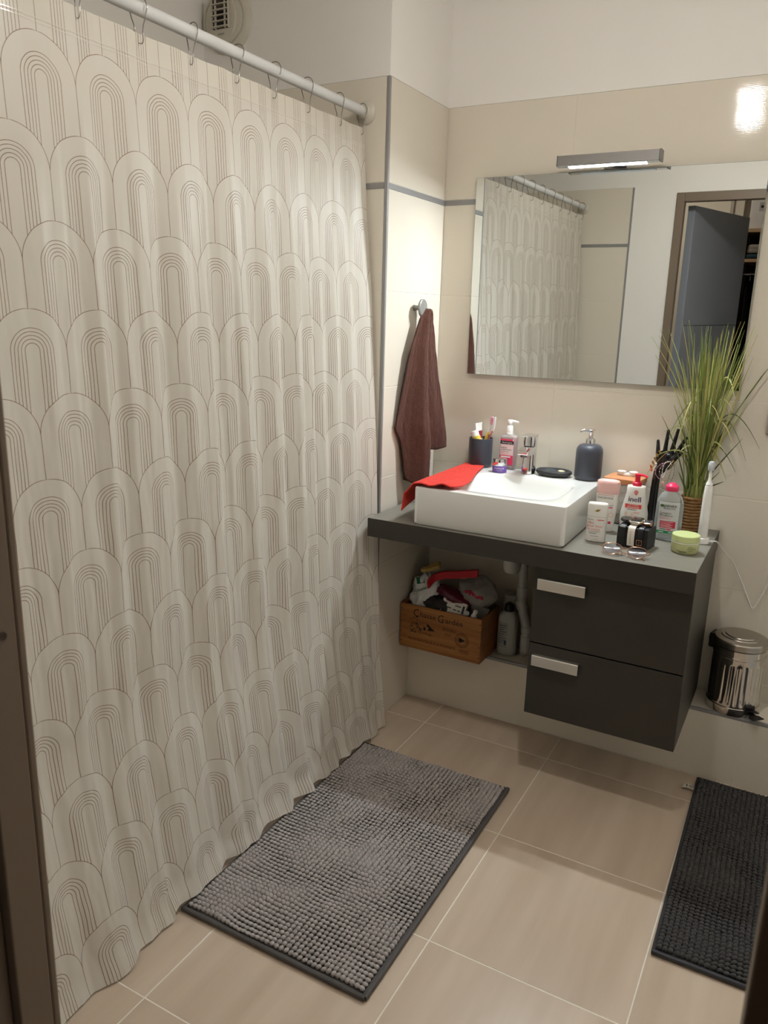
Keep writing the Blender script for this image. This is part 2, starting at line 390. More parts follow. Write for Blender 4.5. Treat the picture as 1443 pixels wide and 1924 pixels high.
MB().box(0.1475, 0.1525, -0.109, -0.071, 0.0, 0.032).build('end_cap', mat('lamp_end_cap', (120, 118, 116), rough=0.35, metal=0.6), ml, smooth=0, bevel=0.001)
MB().box(-0.1545, -0.1532, -0.109, -0.071, 0.0, 0.032).build('end_cap', MATS['lamp_end_cap'], ml, smooth=0, bevel=0.0005)
bk = MB().box(-0.02, 0.02, -0.072, -0.001, 0.014, 0.022); bk.box(-0.035, 0.035, -0.008, 0.0, 0.002, 0.04); bk.build('bracket', CHROME, ml, smooth=0, bevel=0.001)
LEDM = mat('led_strip', (255, 255, 255), var=0.0, emit=((0.86, 0.95, 1.0), LED_STRENGTH))
# diffuser under the bar, facing down and slightly out into the room
ls = MB().loft([[Vector((x, -0.104, 0.0006)), Vector((x, -0.0860, 0.0006)), Vector((x, -0.0860, -0.0034)), Vector((x, -0.1040, -0.0006))] for x in (-0.118, 0.112)])
ls.mi = [1, 1, 0, 1, 1, 1]; ls.build('led_strip', [LEDM, mat('diffuser_side', (225, 225, 225), rough=0.4)], ml, smooth=0)
# ceiling bulb hanging in the room (its glints show in the glazed tiles)
cl = thing('ceiling_lamp', 'small white lamp with glowing dome hanging from the bathroom ceiling', 'lamp', (0.81, -1.17, 2.28))
BULBM = mat('glowing_dome', (255, 255, 250), var=0.0, emit=((1.0, 0.97, 0.915), BULB_STRENGTH))
MB().lathe([(0.046, 0.0), (0.0445, -0.012), (0.038, -0.025), (0.0265, -0.034), (0.012, -0.0385), (0.0, -0.039)], 24).build('dome', BULBM, cl)
WP_ = mat('white_plastic', (235, 233, 228), rough=0.35, nscale=12)
MB().lathe([(0.0475, -0.001), (0.0495, 0.002), (0.048, 0.030), (0.03, 0.045), (0.012, 0.050), (0.006, 0.06), (0.005, 0.205), (0.05, 0.207), (0.05, 0.2195)], 40).build('housing', WP_, cl)
hl = thing('hall_lamp', 'small round ceiling lamp in the hall', 'lamp', (0.0, -3.1, CEIL - 0.05))
MB().lathe([(0.02, 0.0), (0.09, 0.012), (0.10, 0.03), (0.10, 0.0495)], 28).build('diffuser', mat('hall_lamp_glow', (255, 250, 240), var=0.0, emit=((1.0, 0.9, 0.76), HALL_STRENGTH)), hl)
# ------------------------------------------------------------------ bath, rod, hooks, curtain
PLASTICW = MATS['white_plastic']
ACRYL = mat('white_acrylic', (232, 230, 224), rough=0.2, coat=0.3, nscale=5)
tb = MB(); X0, X1, Y0, Y1, ZR = XL + 0.002, -0.085, YN + 0.004, -PIL - 0.004, 0.49
cxm, cym = (X0 + X1) / 2, (Y0 + Y1) / 2; ha, hb_ = (X1 - X0) / 2, (Y1 - Y0) / 2
rg = [se_ring(ha, hb_, 0.0, 40, 64, cxm, cym), se_ring(ha, hb_, ZR, 40, 64, cxm, cym), se_ring(ha - 0.05, hb_ - 0.07, ZR, 8, 64, cxm, cym), se_ring(ha - 0.08, hb_ - 0.14, 0.2, 5, 64, cxm, cym), se_ring(ha - 0.12, hb_ - 0.22, 0.1, 4, 64, cxm, cym)]
tag(tb.loft(rg).build('bathtub', ACRYL), 'white bathtub standing behind the patterned shower curtain', 'bathtub')

RODX, RODZ = -0.079, 1.990
RODM = mat('white_lacquered_rod', (214, 214, 212), rough=0.35, nscale=10, spec=0.5)
FLM = mat('beige_plastic_flange', (205, 198, 184), rough=0.3, nscale=10)
rod = thing('curtain_rod', 'white round shower curtain rod spanning the bath', 'curtain rod', (RODX, -PIL, RODZ))
RY = Matrix.Rotation(math.pi / 2, 4, 'X')        # local z -> -y
MB().lathe([(0.0135, 0.012), (0.0135, -(YN + PIL) - 0.012)], 24, M=RY).build('pole', RODM, rod)
fp = [(0.034, 0.0), (0.034, 0.004), (0.030, 0.010), (0.020, 0.014), (0.0175, 0.030), (0.0145, 0.031)]
MB().lathe(fp, 32, M=RY).build('end_flange', FLM, rod)
MB().lathe(fp, 32, M=Matrix.Translation((0, YN + PIL + 0.0003, 0)) @ Matrix.Rotation(-math.pi / 2, 4, 'X')).build('end_flange', FLM, rod)

# curtain surface ---------------------------------------------------------------
CT = 1.945; CL = 0.004                     # top and bottom height
YF, YE = -0.418, -2.045                    # far and near edge
def lerp_tab(t, T):
    for (a, va), (b, vb) in zip(T, T[1:]):
        if t <= b: return va + (vb - va) * (t - a) / (b - a)
    return T[-1][1]
BASE = [(0.0, 0.060), (0.05, 0.043), (0.25, 0.012), (0.47, -0.020), (0.53, -0.026), (1.2, -0.050), (1.945, -0.079)]
FARX = [(0.0, 0.056), (0.3, 0.024), (0.5, 0.012), (0.70, 0.002), (0.87, -0.004), (1.2, -0.024), (1.46, -0.04), (1.7, -0.064), (1.945, -0.079)]
NFOLD = 11
def tri(p):   # rounded triangle wave, -1..1
    s_ = math.sin(p); return math.asin(0.992 * s_) / 1.4442
def fold(s, z):
    h = max(0.0, min(1.0, (CT - z) / 1.9))
    ph = 2 * math.pi * (NFOLD * s + 0.9 * noise.noise(Vector((s * 5.0, 0.5 * h, 3.1))) + 0.05)
    A = (0.006 + 0.0095 * min(1, h * 2.5)) * (0.9 + 0.7 * noise.noise(Vector((s * 6, h * 0.8, 8.0)))) * (0.62 if s < 0.5 else 0.62 - 0.2 * min(1, (s - 0.5) / 0.2))
    ph2 = 2 * math.pi * (21 * s + 0.8 * noise.noise(Vector((s * 7.0, 0.6 * h, 9.4))))
    A2 = 0.0050 * min(1.0, max(0.0, h - 0.06) * 4) * (1.0 + 0.8 * noise.noise(Vector((s * 9, h, 2.5)))) * (1.0 if s < 0.55 else max(0.35, 1.0 - (s - 0.55) * 2.6))
    f = A * tri(ph) + A2 * tri(ph2) + 0.003 * noise.noise(Vector((s * 30, z * 1.5, 1.0)))
    f += (0.0022 * noise.noise(Vector((s * 60, z * 7, 5.0))) + 0.0013 * noise.noise(Vector((s * 130, z * 22, 2.0)))) * min(1, h * 2)
    if z < 0.30:   # crumpled hem
        k = (0.30 - z) / 0.30; f += 0.012 * k * noise.noise(Vector((s * 17, z * 4, 7.0))) + 0.004 * k * noise.noise(Vector((s * 40, z * 20, 4.0)))
    return f
def csurf(s, z):
    y = YF + (YE - YF) * s
    x = lerp_tab(z, BASE) + (lerp_tab(z, FARX) - lerp_tab(z, BASE)) * math.exp(-s * 1.63 / 0.10)
    near = max(0.0, min(1.0, (-1.36 - y) / 0.16)); x += near * max(0.0, 0.30 - z) / 0.30 * (0.012 + 0.012 * math.sin(y * 30))
    zz = z
    if z < 0.18: zz += (0.18 - z) / 0.18 * (0.008 * (0.5 + noise.noise(Vector((s * 11, 2.0, 0)))) + (0.018 if -1.46 < y < -0.54 else 0.0))
    a = fold(s, z); fx_ = x + a
    if y > -0.52 and z > 0.35: fx_ = x + a * max(0.0, (-0.418 - y) / 0.102)
    if z > 0.45: fx_ = max(fx_, -0.10)
    if 0.0 < z < 0.52: fx_ = max(fx_, -0.078)
    return Vector((fx_, y + 0.25 * a, zz))
NS, NZ = 520, 150
g = []; ss = [i / NS for i in range(NS + 1)]
zs_ = [CT - (CT - CL) * (i / NZ) for i in range(NZ + 1)]
for z in zs_: g.append([csurf(s, z) for s in ss])
cm = MB().sheet(g)
# print coordinates: metres along the cloth, height
mid = g[NZ // 3]; L = [0.0]
for a, b in zip(mid, mid[1:]): L.append(L[-1] + math.hypot(b.x - a.x, b.y - a.y))
ratio = 1.627 / L[-1]
def m_curtain():
    m = bpy.data.materials.new('printed_peva_curtain'); m.use_nodes = True; N = NT(m); b = N.b
    uv = N.new('ShaderNodeUVMap', uv_map='print'); sp = N.new('ShaderNodeSeparateXYZ'); N.link(uv.outputs[0], sp.inputs[0])
    u, z = sp.outputs[0], sp.outputs[1]
    P, S_, R_ = 0.1505, 0.1580, 0.07525
    d = N.math('SUBTRACT', 1.878, z); k = N.math('FLOOR', N.math('DIVIDE', d, S_)); dz = N.math('SUBTRACT', d, N.math('MULTIPLY', k, S_))
    un = N.math('DIVIDE', u, P)
    def du(kk):
        off = N.math('MULTIPLY', N.math('FLOORED_MODULO', kk, 2.0), 0.5)
        fr = N.math('FRACT', N.math('ADD', N.math('ADD', un, off), 60.0)); return N.math('MULTIPLY', N.math('SUBTRACT', fr, 0.5), P)
    def rad(x, y):     # distance from the arch skeleton
        t = N.math('MAXIMUM', N.math('SUBTRACT', R_, y), 0.0); return N.math('SQRT', N.math('ADD', N.math('MULTIPLY', x, x), N.math('MULTIPLY', t, t)))
    r0 = rad(du(k), dz); inside = N.math('LESS_THAN', r0, R_)
    r1 = rad(du(N.math('SUBTRACT', k, 1.0)), N.math('ADD', dz, S_))
    r = N.math('ADD', N.math('MULTIPLY', r0, inside), N.math('MULTIPLY', r1, N.math('SUBTRACT', 1.0, inside)))
    W_ = 0.00058; mask = N.math('LESS_THAN', N.math('ABSOLUTE', N.math('SUBTRACT', r0, R_)), W_)
    mask = N.math('MAXIMUM', mask, N.math('GREATER_THAN', r, R_ - W_))
    for q in (0.0410, 0.0343, 0.0276, 0.0209, 0.0138): mask = N.math('MAXIMUM', mask, N.math('LESS_THAN', N.math('ABSOLUTE', N.math('SUBTRACT', r, q)), W_))
    f = N.noise(3, 3)
    cloth = N.mix(f, lin((228, 221, 208)), lin((236, 230, 218)))
    col = N.mix(mask, cloth, lin((140, 106, 84)))
    N.link(col, b.inputs['Base Color']); b.inputs['Roughness'].default_value = 0.42; b.inputs['Specular IOR Level'].default_value = 0.35
    n1 = N.noise(38, 4, N.coord('Object', (1, 1, 0.45)), 0.6); N.bump(n1, 0.16, 0.004)
    tr = N.new('ShaderNodeBsdfTranslucent'); N.link(col, tr.inputs[0]); tp = N.new('ShaderNodeBsdfTransparent')
    a1 = N.new('ShaderNodeMixShader'); a1.inputs[0].default_value = 0.16; N.link(b.outputs[0], a1.inputs[1]); N.link(tr.outputs[0], a1.inputs[2])
    a2 = N.new('ShaderNodeMixShader'); a2.inputs[0].default_value = 0.10; N.link(a1.outputs[0], a2.inputs[1]); N.link(tp.outputs[0], a2.inputs[2])
    N.link(a2.outputs[0], N.out.inputs['Surface']); return m
CURT = m_curtain()
cur = cm.build('shower_curtain', CURT, smooth=180)
uvl = cur.data.uv_layers.new(name='print')
U = np.array([L[j] * ratio - 0.853 for j in range(NS + 1)])    # an arch stands where u = 0.5 periods
vi = np.empty(len(cur.data.loops), dtype=np.int32); cur.data.loops.foreach_get('vertex_index', vi)
Zv = np.array(zs_)
uvd = np.stack([-(U[vi % (NS + 1)]) + 0.07525, Zv[vi // (NS + 1)]], 1).astype(np.float32).ravel(); uvl.data.foreach_set('uv', uvd)
tag(cur, 'cream plastic shower curtain printed with overlapping brown line arches', 'shower curtain')
# reinforced clear hem near the top edge
for z in (1.8990, 1.8930): MB().sheet([[csurf(s, z - q) + Vector((0.0011, 0, 0)) for s in ss[::2]] for q in (0.0, 0.0011)]).build('weld_line', mat('glossy_weld', (236, 230, 219), rough=0.2, nscale=20, spec=0.6), cur)
MB().sheet([[csurf(s, z) + Vector((0.0006, 0, 0)) for s in ss[::2]] for z in (1.9445, 1.93, 1.915, 1.899)]).build('top_hem', thin_mat('clear_hem', (254, 253, 250), clear=0.92, rough=0.22, gloss=0.15), cur)

# wire hooks --------------------------------------------------------------------
WIRE = mat('steel_wire', (150, 147, 143), rough=0.22, metal=1.0, nscale=40)
hp = []
for a in range(-30, 211, 12):   # around the rod, opening at the bottom
    t = math.radians(a); hp.append((0.0205 * math.cos(t), 0, 0.0205 * math.sin(t)))
left = [(-0.0165, 0.001, -0.017), (-0.0125, 0.0015, -0.028), (-0.0115, 0.002, -0.036), (-0.0122, 0.002, -0.048), (-0.0105, 0.002, -0.0525)]
right = [(0.0165, -0.001, -0.020), (0.0125, -0.0015, -0.032), (0.0110, -0.002, -0.046), (0.0112, -0.002, -0.060), (0.0070, -0.002, -0.0655), (0.0005, -0.002, -0.0635)]
path = [Vector(p) for p in reversed(right)] + [Vector(p) for p in hp] + [Vector(p) for p in left]
hk = MB().tube(catmull(path, 3), 0.0011, 8); hkme = None
HY = [-0.432, -0.558, -0.716, -0.859, -1.002, -1.153, -1.308, -1.455, -1.605, -1.755, -1.90, -2.015]
ORD = ['nearest the tiled pillar flange', 'second from the pillar flange', 'third from the pillar flange', 'fourth from the pillar flange', 'fifth from the pillar flange', 'sixth from the pillar flange', 'seventh from the pillar flange', 'eighth from the pillar flange', 'ninth from the pillar flange', 'tenth from the pillar flange', 'eleventh from the pillar flange', 'nearest the doorway wall flange']
for i, y in enumerate(HY):
    loc = (RODX, y, RODZ); rot = (math.radians(RND.uniform(-6, 6)), 0, math.radians(RND.uniform(-16, 16)))
    if hkme is None: o = hk.build('curtain_hook', WIRE, None, loc, rot, smooth=60); hkme = o.data
    else: o = place('curtain_hook', hkme, None, loc, rot)
    tag(o, 'steel wire curtain hook on the rod, ' + ORD[i], 'hook', 'wire hooks on the shower rod')

# dark thing that shows blurred through the curtain low beside the jamb
dk = MB().tube(catmull([(-0.075, -1.84, 0.520), (-0.071, -1.78, 0.512), (-0.069, -1.70, 0.508), (-0.066, -1.63, 0.508)], 5), [0.014] * 8 + [0.012] * 4 + [0.009] * 4, 12)
dk.ball((-0.064, -1.618, 0.512), (0.013, 0.018, 0.020)); dk.box(-0.092, -0.070, -1.82, -1.70, 0.512, 0.60)
dko = dk.build('bath_brush', mat('dark_slate_plastic', (44, 46, 56), rough=0.5))
tag(dko, 'dark object resting on the bath rim, blurred behind the curtain', 'brush')

# ------------------------------------------------------------------ exhaust vent
VW = mat('ivory_vent_plastic', (206, 199, 184), rough=0.4, nscale=8)
vt = thing('exhaust_vent', 'round ivory exhaust vent with square grille high on the white wall', 'vent', (-0.598, -PIL, 2.302))
RYv = Matrix.Rotation(math.pi / 2, 4, 'X')
MB().lathe([(0.096, 0.0), (0.096, 0.006), (0.092, 0.014), (0.083, 0.020), (0.078, 0.0205), (0.0765, 0.014)], 56, M=RYv).build('outer_ring', VW, vt)
MB().lathe([(0.0775, 0.004), (0.0775, 0.016), (0.072, 0.024), (0.064, 0.0265)], 56, M=RYv, cap=True).build('rim', VW, vt)
gv = MB()
ov = [(0.056 * math.cos(2 * math.pi * j / 40), 0.072 * math.sin(2 * math.pi * j / 40)) for j in range(40)]
gv.loft([[Vector((x, -0.0265, z)) for x, z in ov], [Vector((x * 0.97, -0.032, z * 0.97)) for x, z in ov]]); gv.build('front_plate', VW, vt)
MB().box(-0.034, 0.030, -0.0328, -0.0318, -0.030, 0.058).build('dark_opening', mat('vent_dark', (92, 84, 72), rough=0.8, col2=(60, 54, 46), nscale=60), vt, smooth=0)
MB().box(-0.016, 0.014, -0.0335, -0.0325, -0.018, 0.026).build('inner_shutter', mat('vent_black', (24, 21, 18), rough=0.8), vt, smooth=0)
for k in range(6):
    z = -0.026 + k * 0.0158
    MB().box(-0.036, 0.032, -0.0435, -0.0325, z, z + 0.0026).build('slat', VW, vt, smooth=0, bevel=0.0006)
for x in (-0.036, -0.022, 0.016, 0.030): MB().box(x, x + 0.0028, -0.040, -0.0325, -0.030, 0.058).build('grille_bar', VW, vt, smooth=0)
text(MB(), flat_surf(-0.0326), 'atlantic', -0.002, -0.044, 0.0095).build('lettering', mat('dark_grey_print', (70, 66, 62), rough=0.6), vt, smooth=0)

# ------------------------------------------------------------------ bath mats
def bath_mat(name, label, x0, x1, y0, y1, pilem, borderm, seed, rz=0.0, tagged=False, pitch=0.0128):
    W_, D_ = x1 - x0, y1 - y0
    t = thing(name, label, 'bath mat', ((x0 + x1) / 2, (y0 + y1) / 2, 0.0005), rz)
    MB().box(-W_ / 2, W_ / 2, -D_ / 2, D_ / 2, 0.0, 0.007).build('backing', borderm, t, smooth=0, bevel=0.003)
    ed = MB(); c = 0.004
    ed.tube([(-W_ / 2 + c, -D_ / 2 + c, 0.0065), (W_ / 2 - c, -D_ / 2 + c, 0.0065), (W_ / 2 - c, D_ / 2 - c, 0.0065), (-W_ / 2 + c, D_ / 2 - c, 0.0065)], 0.006, 8, closed=True)
    for a, b in (((-W_ / 2, -D_ / 2), (W_ / 2, -D_ / 2)), ((W_ / 2, -D_ / 2), (W_ / 2, D_ / 2))):
        pts = [(a[0] + (b[0] - a[0]) * k / 40, a[1] + (b[1] - a[1]) * k / 40, 0.0075) for k in range(41)]; ed.tube(pts, 0.0058, 8)
    ed.build('piping', borderm, t)
    # chenille nubs, one small leaning capsule each
    n, m = 7, 5; base = []
    for i in range(m + 1):
        a = -0.9 + (math.pi / 2 + 0.9) * i / m; q = max(math.cos(a), 0.02)
        for j in range(n): base.append((q * math.cos(2 * math.pi * j / n), q * math.sin(2 * math.pi * j / n), math.sin(a)))
    base = np.array(base); fc = [(i * n + j, i * n + (j + 1) % n, (i + 1) * n + (j + 1) % n, (i + 1) * n + j) for i in range(m) for j in range(n)] + [tuple(m * n + j for j in range(n))]
    fc4 = np.array(fc[:-1]); r_ = random.Random(seed); V = []; nx = int((W_ - 0.016) / (pitch * 0.98)); ny = int((D_ - 0.018) / pitch)
    for iy in range(ny):
        for ix in range(nx):
            x = -W_ / 2 + 0.008 + (ix + 0.5) * (W_ - 0.016) / nx + r_.uniform(-1, 1) * 0.0009; y = -D_ / 2 + 0.009 + (iy + 0.5) * (D_ - 0.018) / ny + r_.uniform(-1, 1) * 0.0006
            q = noise.noise(Vector((x * 7 + seed, y * 7, 0))); q2 = noise.noise(Vector((x * 5, y * 5 + seed, 4))); q3 = noise.noise(Vector((x * 16, y * 16, seed)))
            ly = 0.011 * q + 0.004 * q3; lx = 0.010 * q2; hgt = 0.011 + 0.002 * q3 + r_.uniform(-1, 1) * 0.0008
            B = base * np.array([0.0068, 0.0064, 1.0]); up = (base[:, 2] + 0.78) / 1.78
            P_ = np.stack([x + B[:, 0] + lx * up, y + B[:, 1] + ly * up, 0.0075 + hgt * up], 1); V.append(P_)
    V = np.concatenate(V); K = len(V) // len(base); nb = len(base)
    me = bpy.data.meshes.new('pile'); F = []
    allf = (fc4[None, :, :] + (np.arange(K) * nb)[:, None, None]).reshape(-1, 4); tops = (np.arange(m * n, m * n + n)[None, :] + (np.arange(K) * nb)[:, None])
    me.vertices.add(len(V)); me.vertices.foreach_set('co', V.astype(np.float32).ravel())
    nl = allf.size + tops.size; me.loops.add(nl); me.loops.foreach_set('vertex_index', np.concatenate([allf.ravel(), tops.ravel()]).astype(np.int32))
    st = np.concatenate([np.arange(len(allf)) * 4, allf.size + np.arange(K) * n]).astype(np.int32); me.polygons.add(len(st)); me.polygons.foreach_set('loop_start', st)
    me.polygons.foreach_set('use_smooth', np.ones(len(st), dtype=bool)); me.update(calc_edges=True); me.validate(); me.materials.append(pilem)
    p = place('pile', me, t); p['kind'] = 'stuff'
    return t
PILE1 = mat('grey_chenille', (172, 164, 160), rough=0.85, sheen=0.25, var=0.08, nscale=25, bump=0.4, bscale=900)
PILE2 = mat('charcoal_chenille', (58, 55, 54), rough=0.85, sheen=0.2, var=0.08, nscale=25, bump=0.4, bscale=900)
EDGE1 = mat('grey_mat_border', (86, 82, 80), rough=0.7, nscale=40)
EDGE2 = mat('charcoal_mat_border', (54, 53, 57), rough=0.6, nscale=40)
bath_mat('bath_mat', 'grey chenille bath mat lying beside the shower curtain', 0.050, 0.560, -1.425, -0.55, PILE1, EDGE1, 3, rz=0.004)
m2 = bath_mat('bath_mat', 'charcoal chenille bath mat lying under the pedal bin by the ledge', 1.060, 1.575, -0.975, -0.172, PILE2, EDGE2, 11, rz=0.012)
tg = MB().sheet([[(-0.257 - 0.034 * k / 6, 0.345 - 0.024 * j - 0.004 * k / 6, 0.006 + 0.006 * math.sin(k / 6 * 2.6)) for j in range(2)] for k in range(7)], 0.0005)
tgo = tg.build('care_tag', mat('white_satin_tag', (214, 206, 194), rough=0.5, nscale=80), m2)
tp = MB()
for k in range(4): tp.box(-0.262 - 0.0035 * k, -0.2605 - 0.0035 * k, 0.327, 0.337, 0.0118, 0.0122)
tp.box(-0.281, -0.278, 0.325, 0.338, 0.0122, 0.0126); tp.box(-0.285, -0.283, 0.327, 0.335, 0.0110, 0.0114); tp.build('print', MATS['dark_grey_print'], tgo, smooth=0)
# ------------------------------------------------------------------ vanity
ZC, ZB = 0.7767, 0.897
LAM = mat('dark_olive_laminate', (54, 50, 43), rough=0.42, var=0.06, nscale=7, stretch=(1, 6, 1), bump=0.03, bscale=120)
TOPM = mat('lamp_lit_laminate_top', (126, 122, 112), rough=0.38, var=0.08, nscale=5, stretch=(1, 9, 1), bump=0.04, bscale=100)  # same laminate as the cabinet; lamp light on top painted into the colour
ct = MB().box(0.012, 1.0075, -0.5015, -0.0012, 0.7159, ZC - 0.0006); ct.k = 1; ct.box(0.0125, 1.007, -0.501, -0.0015, ZC - 0.0006, ZC)
cto = ct.build('worktop', [LAM, TOPM], smooth=0, bevel=0.0012)
tag(cto, 'thick dark grey worktop that carries the white washbasin', 'worktop')
cab = thing('vanity_cabinet', 'dark olive grey two drawer cabinet hung under the worktop', 'cabinet', (0.785, -0.2, LEDGE_Z + 0.001))
cbz = 0.7155 - LEDGE_Z - 0.001
DARK = mat('cabinet_shadow_gap', (22, 21, 19), rough=0.8)
bd = MB().box(-0.2194, -0.2034, -0.252, 0.196, 0, cbz); bd.box(0.2036, 0.2196, -0.252, 0.196, 0, cbz); bd.box(-0.2034, 0.2036, -0.252, 0.196, 0, 0.016); bd.box(-0.2034, 0.2036, -0.252, 0.196, cbz - 0.016, cbz); bd.box(-0.2034, 0.2036, 0.188, 0.196, 0.016, cbz - 0.016)
bd.build('carcass', LAM, cab, smooth=0, bevel=0.0008)
HAND = mat('brushed_pale_handle', (214, 210, 202), rough=0.24, metal=0.85, var=0.04, nscale=9, stretch=(1, 1, 8))
for z0, z1, hz in ((0.001, 0.2318, 0.401), (0.2362, cbz - 0.0025, 0.642)):
    dr = MB().box(-0.2205, 0.2196, -0.2716, -0.2525, z0, z1).build('drawer', LAM, cab, smooth=0, bevel=0.001)
    hh = hz - LEDGE_Z - 0.001
    prof = [(-0.2716, hh + 0.034), (-0.2865, hh + 0.0345), (-0.2890, hh + 0.032), (-0.2885, hh + 0.001), (-0.2862, hh), (-0.2850, hh + 0.001), (-0.2850, hh + 0.030), (-0.2716, hh + 0.030)]
    hd = MB(); xs0, xs1 = -0.205, -0.065
    hd.add([(x, y, z) for x in (xs0, xs1) for y, z in prof], [tuple(range(8)), tuple(range(15, 7, -1))] + [(k, 8 + k, 8 + (k + 1) % 8, (k + 1) % 8) for k in range(8)])
    hd.build('handle', HAND, dr, smooth=0, bevel=0.003, seg=3)

# washbasin ---------------------------------------------------------------------
CERAM = mat('white_ceramic', (228, 227, 222), rough=0.09, var=0.004, nscale=4, coat=0.4)
bs = thing('washbasin', 'square white ceramic countertop washbasin on the dark worktop', 'washbasin', (0.4035, -0.2475, ZC + 0.0003), rz=0.012)
H_ = ZB - ZC; bx, by = 0.2385, 0.2375; NB = 120
R_ = [se_ring(bx - 0.012, by - 0.012, 0.0, 60, NB), se_ring(bx - 0.004, by - 0.004, 0.001, 60, NB), se_ring(bx, by, 0.006, 60, NB), se_ring(bx, by, H_ - 0.004, 60, NB), se_ring(bx - 0.001, by - 0.001, H_ - 0.001, 60, NB), se_ring(bx - 0.004, by - 0.004, H_, 60, NB)]
ocx, ocy = 0.012, -0.040
for a, b, z, n, sx in ((0.178, 0.160, H_, 4.5, 0), (0.174, 0.157, H_ - 0.001, 4.2, 0), (0.170, 0.154, H_ - 0.004, 4.0, 0), (0.157, 0.147, H_ - 0.020, 3.6, 0.006), (0.135, 0.136, H_ - 0.045, 3.2, 0.014), (0.106, 0.118, H_ - 0.070, 2.8, 0.022), (0.066, 0.085, H_ - 0.085, 2.4, 0.026), (0.024, 0.03, H_ - 0.0895, 2, 0.028)):
    R_.append(se_ring(a, b, z, n, NB, ocx + sx, ocy))
MB().loft(R_).build('basin', CERAM, bs, smooth=40)
MB().lathe([(0.021, 0), (0.021, 0.002), (0.017, 0.003), (0.006, 0.0032), (0.0, 0.0032)], 28, (ocx + 0.028, ocy, H_ - 0.0893)).build('drain_cap', CHROME, bs)

# faucet ------------------------------------------------------------------------
fc = thing('basin_faucet', 'chrome single lever faucet at the back of the washbasin', 'faucet', (0.392, -0.072, ZB + 0.0008), rz=-0.05)
MB().loft([se_ring(a, b, z, 3.2, 40, 0, cy) for z, a, b, cy in ((0, 0.0225, 0.0255, 0), (0.003, 0.0225, 0.0255, 0), (0.03, 0.0205, 0.0225, 0.001), (0.07, 0.0195, 0.0215, 0.002), (0.094, 0.0205, 0.022, 0.002))]).build('column', CHROME, fc)
MB().loft([[Vector((x, y, z)) for x, z in q] for y, q in ((0.0, [(-0.018, 0.066), (0.018, 0.066), (0.0205, 0.096), (-0.0205, 0.096)]), (-0.03, [(-0.018, 0.066), (0.018, 0.066), (0.0205, 0.093), (-0.0205, 0.093)]), (-0.062, [(-0.0185, 0.070), (0.0185, 0.070), (0.0205, 0.085), (-0.0205, 0.085)]), (-0.066, [(-0.017, 0.072), (0.017, 0.072), (0.0195, 0.083), (-0.0195, 0.083)]))]).build('spout', CHROME, fc, smooth=0, bevel=0.003, seg=3)
MB().lathe([(0.0115, 0.0), (0.0115, 0.008), (0.009, 0.0085)], 20, (0, -0.052, 0.0635)).build('aerator', mat('dark_chrome', (110, 110, 112), rough=0.3, metal=1.0), fc)
MB().loft([se_ring(a, b, z, 2.6, 36, 0, 0.002) for z, a, b in ((0.0955, 0.0205, 0.0215), (0.097, 0.0218, 0.0228), (0.125, 0.0225, 0.0235), (0.1285, 0.0215, 0.0225))]).build('lever_body', CHROME, fc)
MB().loft([[Vector((x, y, z)) for x, z in q] for y, q in ((0.022, [(-0.021, 0.129), (0.021, 0.129), (0.021, 0.134), (-0.021, 0.134)]), (-0.02, [(-0.021, 0.1275), (0.021, 0.1275), (0.021, 0.1335), (-0.021, 0.1335)]), (-0.062, [(-0.0165, 0.1325), (0.0165, 0.1325), (0.0165, 0.136), (-0.0165, 0.136)]))]).build('lever', CHROME, fc, smooth=0, bevel=0.0016)

# things on the basin deck ------------------------------------------------------
NAVY = mat('matt_slate_navy', (58, 61, 70), rough=0.42, var=0.03, nscale=14, sheen=0.1)
cup = MB().lathe([(0.030, 0.0), (0.037, 0.0015), (0.0405, 0.006), (0.0418, 0.014), (0.0418, 0.0995), (0.0412, 0.101), (0.0402, 0.1015), (0.0394, 0.1005), (0.0394, 0.012), (0.036, 0.006), (0.0, 0.005)], 48, cap=False)
CUPX, CUPY = 0.2045, -0.049
cupo = cup.build('tooth_mug', NAVY, None, (CUPX, CUPY, ZB + 0.0008)); tag(cupo, 'matt slate blue tumbler holding toothpaste tubes and a toothbrush', 'tumbler')
WPL = mat('glossy_white_plastic', (240, 238, 234), rough=0.22, nscale=10)
YEL = mat('yellow_tube_print', (236, 206, 88), rough=0.35, nscale=30)
RED = mat('raspberry_tube_print', (150, 38, 56), rough=0.35, nscale=30)
DPUR = mat('dark_purple_print', (66, 44, 84), rough=0.5, nscale=30)
def tube_pack(name, label, base, direc, length, r, cols, cap, capm, twist=0.0):
    """squeeze tube lying along direc: round cap end at the far tip when cap='tip', flat crimp otherwise"""
    d = Vector(direc).normalized(); q = d.to_track_quat('Z', 'Y').to_matrix().to_4x4(); M = Matrix.Translation(base) @ q @ Matrix.Rotation(twist, 4, 'Z')
    t = thing(name, label, 'tube')
    nseg = len(cols)
    def ring(u):  # u 0 = bottom end, 1 = top end; crimp end is flat
        k = u if cap == 'bottom' else 1 - u
        a = r * (1 + 0.45 * max(0, k - 0.3) / 0.7); b = max(r * (1 - max(0, (k - 0.25) / 0.75)), 0.0012); return [M @ p for p in se_ring(a, b, u * length, 2.2, 28)]
    for i, m in enumerate(cols):
        MB().loft([ring((i + f / 4) / nseg) for f in range(5)]).build('sleeve', m, t)
    if cap == 'tip': MB().lathe([(r * 0.8, length), (r * 0.9, length + 0.001), (r * 0.9, length + 0.019), (r * 0.75, length + 0.0205), (r * 0.6, length + 0.0205), (r * 0.55, length + 0.018), (0, length + 0.018)], 24, M=M).build('cap', capm, t)
    return t, M
cz = ZB + 0.0008
